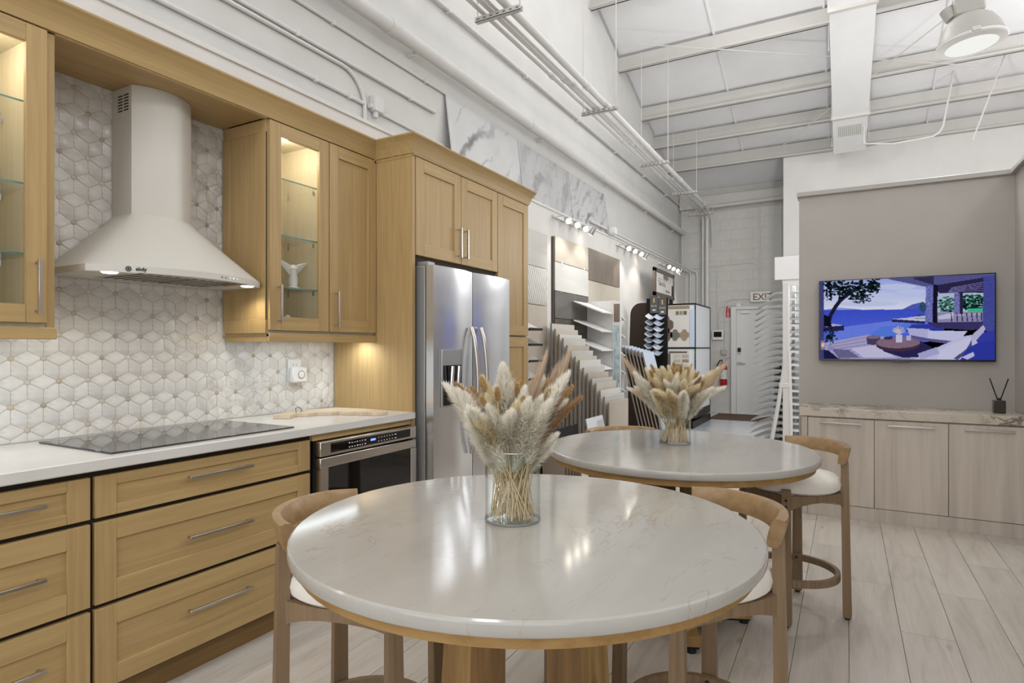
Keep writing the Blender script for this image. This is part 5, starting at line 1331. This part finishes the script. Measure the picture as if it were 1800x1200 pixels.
# stepped rack of standing boards
t = thing('stepped_rack', (0.45, 6.1, 0), 'dark stand holding the stepped row of standing sample boards', 'rack')
put('base', G().box(0.05, 0.9, 5.82, 6.40, 0.0, 0.06, 0.004), 'black_metal', t)
put('side_rail', G().tube([(0.08, 5.85, 0.06), (0.08, 5.85, 0.42), (0.84, 5.85, 0.16)], 0.012, 6).tube([(0.08, 6.37, 0.06), (0.08, 6.37, 0.42), (0.84, 6.37, 0.16)], 0.012, 6), 'black_metal', t)
NB = 15
for k in range(NB):
    u = k/(NB-1); x = 0.10+0.64*u; ztop = 1.548-0.812*u
    if k in (3, 7, 11): ztop += 0.018
    gb_ = G().box(x, x+0.018, 5.80, 6.405, 0.10, ztop, 0, 0); gb_.m[2] = 1
    h = put('sample_board', gb_, [['st_light', 'st_sand', 'st_white', 'st_light', 'st_beige'][k % 5], 'sample_edge'],
            at=(x, 6.1, 0.10), label=f'pale standing sample board, {ORD[k]} from the wall in the stepped rack', cat='sample board', group='standing boards in the stepped rack')
# low rack of slats and boards by the floor, left of the far table
t = thing('low_rack', (0.75, 5.0, 0), 'low black floor rack partly hidden behind the near vase', 'rack')
put('base', G().box(0.55, 1.0, 4.45, 5.45, 0.0, 0.05, 0.004), 'black_metal', t); put('back_panel', G().box(0.55, 0.565, 4.45, 5.45, 0.05, 0.55), 'black', t)
for k in range(9):
    y = 4.55+k*0.062
    put('sample_slat', G().box(0.62, 0.82, y, y+0.012, 0.055, 0.52-0.006*k, 0.001), 'sample_edge', t)
def lean_board(name, y0, y1, xb, xt, zb, zt, th, mat, label, cat='sample board', group=None):
    vs = [(xb, y0, zb), (xb, y1, zb), (xt, y1, zt), (xt, y0, zt), (xb-th, y0, zb), (xb-th, y1, zb), (xt-th, y1, zt), (xt-th, y0, zt)]
    gg = G().add(vs, [(0, 1, 2, 3), (7, 6, 5, 4), (0, 4, 5, 1), (1, 5, 6, 2), (2, 6, 7, 3), (3, 7, 4, 0)]); gg.m[5] = 1
    return put(name, gg, [mat, 'sample_edge'], at=(xb, (y0+y1)/2, zb), label=label, cat=cat, group=group)
b = lean_board('framed_board', 4.95, 5.36, 0.96, 0.85, 0.055, 0.66, 0.012, 'sample_white', 'white sample board with beige inlays left of the far table')
for nm, ya, yb, ua, ub, mt_ in (('inlay', 4.985, 5.165, 0.06, 0.86, 'st_beige'), ('inlay', 5.19, 5.335, 0.06, 0.62, 'sample_edge'), ('inlay', 5.19, 5.335, 0.66, 0.94, 'st_light')):
    def P(u, y): return (0.961+(0.851-0.961)*u, y, 0.055+0.605*u)
    put(nm, G().add([P(ua, ya), P(ua, yb), P(ub, yb), P(ub, ya)], [(0, 1, 2, 3)]), mt_, b)
lean_board('small_tile', 4.52, 4.66, 1.02, 0.97, 0.055, 0.36, 0.010, 'st_white', 'small white tile standing at the front left of the low rack', 'tile')

# white tower of angled shelves with a patterned strip
t = thing('shelf_tower', (0.28, 7.0, 0), 'white display tower of angled shelves with a blue patterned front strip', 'rack')
put('spine', G().box(0.03, 0.40, 7.00, 7.03, 0.0, 1.86, 0.002), 'white_paint', t)
put('front_strip', G().box(0.372, 0.478, 6.985, 7.0, 0.0, 1.85, 0.003).box(0.372, 0.384, 7.0, 7.06, 0.0, 1.85), 'white_paint', t)
put('strip_panel', G().box(0.388, 0.462, 6.9835, 6.985, 0.6, 1.56, 0), 'teal', t)
put('strip_photo', G().box(0.388, 0.462, 6.9835, 6.985, 1.60, 1.82, 0), 'photo_tan', t)
for k in range(6):
    z = 1.80-k*0.222
    g = G().add([(0.06, 6.52, z+0.04), (0.06, 6.99, z+0.04), (0.372, 6.99, z-0.09), (0.372, 6.62, z-0.09), (0.06, 6.52, z+0.028), (0.06, 6.99, z+0.028), (0.372, 6.99, z-0.104), (0.372, 6.62, z-0.104)],
                [(0, 3, 2, 1), (4, 5, 6, 7), (0, 1, 5, 4), (1, 2, 6, 5), (2, 3, 7, 6), (3, 0, 4, 7)])
    put('shelf', g, 'white_paint', t)
    if k in (3, 4):
        put('shelf_lip', G().add([(0.07, 6.515, z+0.045), (0.372, 6.615, z-0.085), (0.372, 6.61, z-0.10), (0.07, 6.51, z+0.03)], [(0, 1, 2, 3)]), ['black', 'sample_edge'][k % 2], t)
    g = G().add([(0.10, 7.03, z-0.06), (0.40, 7.03, z-0.06), (0.45, 7.24, z-0.16), (0.10, 7.24, z-0.16), (0.10, 7.03, z-0.072), (0.40, 7.03, z-0.072), (0.45, 7.24, z-0.172), (0.10, 7.24, z-0.172)],
                [(0, 1, 2, 3), (7, 6, 5, 4), (0, 4, 5, 1), (1, 5, 6, 2), (2, 6, 7, 3), (3, 7, 4, 0)])
    put('side_shelf', g, 'sample_white', t)
# rack of tall leaning boards
t = thing('leaning_rack', (0.6, 7.7, 0), 'black floor stand holding the tall leaning sample boards', 'rack')
put('base', G().box(0.2, 1.0, 7.38, 8.0, 0.0, 0.05, 0.004), 'black_metal', t); put('back_frame', G().box(0.12, 0.15, 7.40, 7.43, 0, 1.2).box(0.12, 0.15, 7.95, 7.98, 0, 1.2), 'black_metal', t)
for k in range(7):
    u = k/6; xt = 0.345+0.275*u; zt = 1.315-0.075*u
    ob = lean_board('leaning_board', 7.40, 7.88, xt+0.30, xt, 0.055, zt, 0.020, 'sample_dark_and_shaded' if k < 6 else 'sample_blue', f'tall leaning sample board, {ORD[k]} from the wall beside the shelf tower', group='tall leaning boards')  # inner faces dark brown with the shade between boards put into the colour
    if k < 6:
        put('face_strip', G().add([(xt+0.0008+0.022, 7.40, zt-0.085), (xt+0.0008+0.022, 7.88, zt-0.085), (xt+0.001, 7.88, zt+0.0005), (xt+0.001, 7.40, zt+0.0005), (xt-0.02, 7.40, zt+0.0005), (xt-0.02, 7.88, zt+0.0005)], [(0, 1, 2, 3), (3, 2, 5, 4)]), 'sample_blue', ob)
# dark board with a rounded corner and the two-column card rack in front of it
g = G(); rr = 0.16; pts = [(0.06, 0.0), (0.50, 0.0), (0.50, 1.932), (0.06+rr+0.03, 1.932)]+[(0.10+rr-rr*math.sin(a*PI/12)-0.0*a, 1.932-rr*(1-math.cos(a*PI/12))) for a in range(7)]
pts = [(0.05, 0.0), (0.50, 0.0), (0.50, 1.935), (0.26, 1.935)]+[(0.26-0.155*math.sin(a*PI/12), 1.935-0.17*(1-math.cos(a*PI/12))) for a in range(1, 7)]
put('dark_display_board', g.prism(pts, 1, 8.50, 8.53), 'brown_board', at=(0.28, 8.5, 0), label='dark brown display board with rounded corner beside the shelf tower', cat='board')
t = thing('card_rack', (0.52, 8.42, 0), 'two-column rack of curved blue-white samples with grey header cards', 'rack')
put('frame', G().box(0.36, 0.66, 8.44, 8.47, 0.0, 1.99).box(0.36, 0.70, 8.20, 8.48, 0.0, 0.04), 'black_metal', t)
for c in range(2):
    x0 = 0.425+c*0.118; zt = 2.025-c*0.03
    card = put('header_card', G().box(x0, x0+0.112, 8.40, 8.408, zt-0.245, zt, 0.002), 'card_grey', t)
    put('card_emblem', G().box(x0+0.044, x0+0.066, 8.3985, 8.40, zt-0.10, zt-0.035, 0.0), 'gold', card)
    text('card_text', ['Exotic', 'Everly'][c], 0.034, 'paper', card, (x0+0.056, 8.3985, zt-0.155), (PI/2, 0, 0), 0.0004, 'CENTER')
    put('card_logo', G().box(x0+0.034, x0+0.078, 8.3985, 8.40, zt-0.215, zt-0.193, 0), 'paper', card)
    for k in range(7):
        z = 1.735-c*0.012-k*0.082; xs = x0-0.03-0.004*k+c*0.004; rings = []
        for i in range(6):
            u = i/5; zz = z-0.055*math.sin(PI*u*0.62)+0.012*u; x = xs+0.105*u
            rings.append([(x, 8.26, zz), (x, 8.43, zz+0.045), (x, 8.43, zz+0.039), (x, 8.26, zz-0.006)])
        put('sample_chip', G().loft(rings, smooth=False, cap0=True, cap1=True), 'sample_blue' if (k+c) % 3 else 'sample_white', t)

# two-tier tile tower with mosaic samples, framed sign on top
t = thing('tile_tower', (0.45, 10.4, 0), 'white two-tier tile display tower with lantern mosaics and black plinth', 'display')
put('carcass', G().box(0.02, 0.745, 9.82, 11.0, 0.27, 1.985), 'sample_white', t)
put('plinth', G().box(-0.0+0.02, 0.72, 9.78, 11.2, 0.0, 0.12, 0.004).box(0.02, 0.75, 9.80, 11.02, 0.16, 0.27, 0.004), 'black_metal', t)
gf = G()
for z in (1.98, 1.275, 0.27): gf.box(0.01, 0.752, 9.805, 11.01, z, z+0.022)
for x in (0.74,):
    for y in (9.806, 10.99): gf.box(x, x+0.014, y, y+0.02, 0.27, 2.0)
put('edge_frame', gf, 'black_metal', t)
up = put('upper_panel', G().box(0.03, 0.655, 9.808, 9.82, 1.30, 1.975), 'paper', t)
put('mosaic_band', G().box(0.30, 0.66, 9.804, 9.808, 1.915, 1.965), 'mosaic3', up)
put('side_strip', G().box(0.66, 0.742, 9.806, 9.82, 1.30, 1.90), 'sample_blue', up)
for k in range(3): put('swatch', G().box(0.44+k*0.062, 0.49+k*0.062, 9.804, 9.808, 1.82, 1.88), ['mosaic2', 'mosaic3', 'mosaic1'][k], up)
def lantern(cx, cz, r, mat, p):
    n = 48; pts = []
    for i in range(n):
        a = 2*PI*i/n; q = r*(0.90+0.10*math.cos(4*a)-0.05*math.cos(8*a)); pts.append((cx+q*math.cos(a)*0.92, cz+q*math.sin(a)*1.1))
    put('lantern_mosaic', G().prism(pts, 1, 9.80, 9.8085), mat, p)
lantern(0.27, 1.66, 0.15, 'mosaic1', up); lantern(0.30, 1.50, 0.10, 'mosaic1', up); lantern(0.43, 1.495, 0.085, 'mosaic2', up); lantern(0.578, 1.495, 0.085, 'mosaic3', up)
lo = put('lower_panel', G().box(0.03, 0.655, 9.808, 9.82, 0.29, 1.255), 'paper', t)
put('dark_band', G().box(0.33, 0.62, 9.804, 9.808, 1.205, 1.232), 'mosaic1', lo); put('oval_swatch', G().box(0.235, 0.355, 9.803, 9.808, 0.98, 1.20, 0.002), 'st_dark', lo)
for r in range(4):
    for c in range(2): put('swatch', G().box(0.41+c*0.13, 0.515+c*0.13, 9.804, 9.808, 1.13-r*0.075, 1.18-r*0.075), ['st_light', 'st_beige', 'mosaic3', 'st_light'][(r+c) % 4], lo)
for k in range(3): put('panel_joint', G().box(0.40+k*0.12, 0.404+k*0.12, 9.804, 9.808, 0.29, 0.62), 'grey_ink', lo)
t = thing('framed_sign', (0.25, 9.9, 2.0), 'taupe framed sign board standing on top of the tile tower', 'sign')
put('frame', G().box(0.24, 0.275, 9.17, 10.39, 2.10, 2.16, 0.003).box(0.24, 0.275, 9.17, 10.39, 2.475, 2.535, 0.003).box(0.24, 0.275, 9.17, 9.27, 2.10, 2.535, 0.003).box(0.24, 0.275, 10.33, 10.39, 2.10, 2.535, 0.003), 'frame_grey', t)
pp = put('poster', G().box(0.245, 0.262, 9.27, 10.33, 2.16, 2.475), 'paper', t)
put('foot', G().box(0.23, 0.28, 9.86, 9.98, 2.007, 2.10).box(0.23, 0.28, 10.2, 10.28, 2.007, 2.10), 'black', t)
text('headline', "Talin & St.", 0.105, 'ink', pp, (0.2625, 9.42, 2.28), (PI/2, 0, PI/2), 0.0004, 'LEFT', 1.0, 0.001)
text('caption', 'tile & stone', 0.055, 'ink', pp, (0.2625, 9.86, 2.20), (PI/2, 0, PI/2), 0.0004, 'LEFT', 1.0, 0.001)
put('photo', G().box(0.262, 0.2635, 9.72, 10.02, 2.40, 2.47), 'photo_tan', pp); put('photo', G().box(0.262, 0.2635, 10.02, 10.33, 2.36, 2.47), 'st_light', pp)
gk = G()
for k in range(5): gk.box(0.262, 0.263, 9.45+k*0.11, 9.49+k*0.11, 2.37, 2.37+random.uniform(0.02, 0.05))
put('ornament', gk, 'grey_ink', pp, kind='stuff'); put('dark_edge', G().box(0.262, 0.2632, 10.24, 10.33, 2.16, 2.34), 'ink', pp)

# ---------------------------------------------------------------- back wall: door, signs, extinguisher
yb = YB-0.002
d = put('door_1', G().box(0.985, 1.86, yb-0.03, yb, 0.005, 2.03, 0.003), 'white_paint', kind='structure')
put('door_frame', G().box(0.885, 0.985, yb-0.07, yb, 0, 2.09, 0.004).box(1.86, 1.90, yb-0.07, yb, 0, 2.09, 0.004).box(0.985, 1.86, yb-0.07, yb, 2.03, 2.09, 0.004), 'white_paint', d)
put('lock_keypad', G().box(1.005, 1.065, yb-0.055, yb-0.03, 1.21, 1.29, 0.004).box(1.01, 1.06, yb-0.05, yb-0.03, 1.165, 1.21, 0.004, 1), ['black', 'steel'], d)
put('lever_handle', G().tube([(1.035, yb-0.03, 1.0), (1.035, yb-0.085, 1.0)], 0.028, 12).tube([(1.035, yb-0.08, 1.0), (1.16, yb-0.08, 0.985)], 0.011, 8), 'steel', d)
put('door_closer', G().box(1.07, 1.24, yb-0.08, yb-0.03, 1.955, 1.99, 0.004), 'white_plastic', d)
t = thing('exit_sign', (1.42, yb, 2.26), 'white exit sign with dark letters above the back door', 'sign')
put('housing', G().box(1.235, 1.60, yb-0.06, yb, 2.165, 2.36, 0.006), 'exit_face', t)
text('letters', 'EXIT', 0.18, 'exit_text', t, (1.28, yb-0.061, 2.20), (PI/2, 0, 0), 0.001, 'LEFT', 0.95, 0.001)
t = thing('fire_extinguisher', (0.755, yb-0.10, 0.55), 'red fire extinguisher with white label mounted beside the back door', 'fire extinguisher')
cx, cy = 0.755, yb-0.09
put('cylinder', G().lathe([(0.0, 0.0), (0.062, 0.0), (0.068, 0.01), (0.068, 0.36), (0.055, 0.41), (0.028, 0.435), (0.024, 0.46), (0.0, 0.46)], (cx, cy, 0.55), 20), 'red', t)
put('label_band', G().lathe([(0.0688, 0.13), (0.0688, 0.31)], (cx, cy, 0.55), 20), 'paper', t)
put('valve', G().tube([(cx, cy, 1.0), (cx, cy, 1.07)], 0.022, 10).tube([(cx, cy, 1.06), (cx+0.11, cy-0.02, 1.10)], 0.010, 6).tube([(cx, cy, 1.04), (cx+0.11, cy-0.02, 1.05)], 0.008, 6), 'chrome', t)
put('hose', G().tube([(cx, cy, 1.05), (cx-0.07, cy-0.02, 1.04), (cx-0.115, cy-0.02, 0.95), (cx-0.115, cy-0.01, 0.82), (cx-0.085, cy, 0.72)], 0.012, 8), 'black', t)
put('bracket', G().box(cx-0.03, cx+0.03, cy+0.06, yb, 0.75, 0.82), 'steel', t)
t = thing('fire_sign', (0.83, yb, 1.98), 'small red vertical fire extinguisher sign on the back wall', 'sign')
put('plate', G().box(0.786, 0.862, yb-0.006, yb, 1.885, 2.07, 0.002), 'sign_red', t); put('pointer', G().prism([(0.79, 2.07), (0.83, 2.07), (0.80, 2.11)], 1, yb-0.006, yb), 'sign_red', t)
for k, ch in enumerate('FIRE'): text('letter', ch, 0.055, 'paper', t, (0.824, yb-0.007, 2.025-k*0.044), (PI/2, 0, 0), 0.0005, 'CENTER', 1.0, 0.001)
t = thing('alarm_keypad', (0.63, yb, 1.53), 'white alarm keypad with dark screen on the back wall', 'keypad')
put('housing', G().box(0.53, 0.74, yb-0.05, yb, 1.445, 1.635, 0.006), 'white_plastic', t); put('screen', G().box(0.56, 0.71, yb-0.052, yb-0.05, 1.50, 1.605), 'black_glass', t)
put('junction_box', G().box(0.70, 0.80, yb-0.05, yb, 1.15, 1.25, 0.006), 'lamp_grey', at=(0.75, yb, 1.2), label='small grey junction box on the back wall left of the door', cat='box')
put('junction_box', G().box(0.975, 1.075, yb-0.05, yb, 2.06+0.0, 2.155, 0.006), 'white_paint', at=(1.02, yb, 2.1), label='small white box over the top left corner of the back door', cat='box')
cz = yb-0.012
pipe_thing('thin_conduit', [(0.62, cz, 1.63), (0.62, cz, 2.92)], 0.008, 'thin vertical conduit rising from the alarm keypad', seg=8)
pipe_thing('thin_conduit', [(0.655, cz, 1.63), (0.655, cz, 2.02), (0.68, cz, 2.09), (0.74, cz, 2.115), (0.975, cz, 2.115)], 0.008, 'thin bent conduit from the alarm keypad to the box over the door', seg=8)
pipe_thing('thin_conduit', [(0.765, cz, 1.25), (0.765, cz, 2.12), (0.79, cz, 2.20), (0.87, cz, 2.235), (1.235, cz, 2.235)], 0.008, 'thin bent conduit from the grey box to the exit sign', seg=8)
pipe_thing('thin_conduit', [(1.385, cz, 4.05), (1.42, cz, 2.36)], 0.011, 'vertical conduit from the roof down to the exit sign', seg=8)
pipe_thing('thin_conduit', [(1.77, cz, 4.05), (1.79, cz, 2.5)], 0.011, 'vertical conduit at the right end of the back wall', seg=8)
pipe_thing('thin_conduit', [(0.08, cz, 2.88), (1.25, cz, 2.925), (1.36, cz, 2.88), (1.40, cz, 2.75)], 0.007, 'thin horizontal conduit across the middle of the back wall', seg=8)
put('door_mat', G().box(0.66, 1.85, 11.30, 12.30, 0.0, 0.012, 0.004), 'mat', at=(1.2, 11.8, 0), label='brown door mat on the glossy tiles before the back door', cat='mat')

# ---------------------------------------------------------------- white A-frame rack of sample wings beside the grey wall
t = thing('wing_rack', (2.25, 7.3, 0), 'white A-frame rack fanned with clear sample trays left of the grey wall', 'rack')
put('post', G().box(2.243, 2.308, 7.18, 7.22, 0.0, 2.0, 0.004), 'white_paint', t)
put('post', G().tube([(2.27, 7.20, 1.25), (2.255, 7.2, 1.05), (2.20, 7.2, 0.68), (2.12, 7.2, 0.2), (2.10, 7.2, 0.0)], 0.022, 8).tube([(2.30, 7.20, 1.25), (2.318, 7.2, 0.6), (2.32, 7.2, 0.0)], 0.024, 8), 'white_paint', t)
put('rear_post', G().box(2.30, 2.34, 7.65, 7.69, 0.0, 2.0, 0.004).tube([(2.36, 7.62, 0.85), (2.38, 7.62, 0.5), (2.37, 7.62, 0.0)], 0.018, 8), 'white_paint', t)
put('cross_bar', G().box(2.21, 2.32, 7.175, 7.20, 0.855, 0.905, 0.003), 'white_paint', t)
put('sign_board', G().box(2.163, 2.52, 7.17, 7.185, 2.03, 2.28, 0.003).box(2.24, 2.42, 7.185, 7.20, 1.97, 2.03), 'white_plastic', t)
nT = 24
for k in range(nT):
    z = 1.905-k*0.0715; u = k/(nT-1)
    reach = 0.305+0.055*u if k > 1 else 0.20+0.08*k; drop = 0.085 if k > 0 else 0.05
    rings = []
    for i in range(7):
        s_ = i/6; x = 2.243-reach*s_; zz = z-drop*(s_**1.6)+0.016*math.sin(PI*s_)
        yv0, yv1 = 7.23+0.16*s_, 7.62-0.02*s_
        rings.append([(x, yv0, zz), (x, yv1, zz+0.035*(1-s_)), (x, yv1, zz-0.006+0.035*(1-s_)), (x, yv0, zz-0.030*(1-s_*0.7))])
    put('tray', G().loft(rings, smooth=False, cap0=True, cap1=True), 'clear_plastic', t)
    if k % 1 == 0:
        put('side_tray', G().add([(2.309, 7.23, z), (2.46, 7.26, z-0.012), (2.46, 7.6, z+0.02), (2.309, 7.62, z+0.035), (2.309, 7.23, z-0.026), (2.46, 7.26, z-0.03), (2.46, 7.6, z+0.01), (2.309, 7.62, z+0.025)],
            [(0, 1, 2, 3), (7, 6, 5, 4), (0, 4, 5, 1), (1, 5, 6, 2), (2, 6, 7, 3), (3, 7, 4, 0)]), 'sample_white' if k % 2 else 'clear_plastic', t)
    if k > 10: put('sample_block', G().box(2.12, 2.20, 7.30, 7.55, z-0.045, z-0.012, 0.002).box(2.20, 2.235, 7.3, 7.5, z-0.05, z-0.02, 0, 1), ['sample_white', 'black'], t)

d_ = bpy.data.lights.new('high_bay_lens_light', 'AREA'); d_.shape = 'DISK'; d_.size = 0.36; d_.energy = 28
o = bpy.data.objects.new('high_bay_lens_light', d_); COL.objects.link(o); o.location = (3.70, 5.85, 3.60)
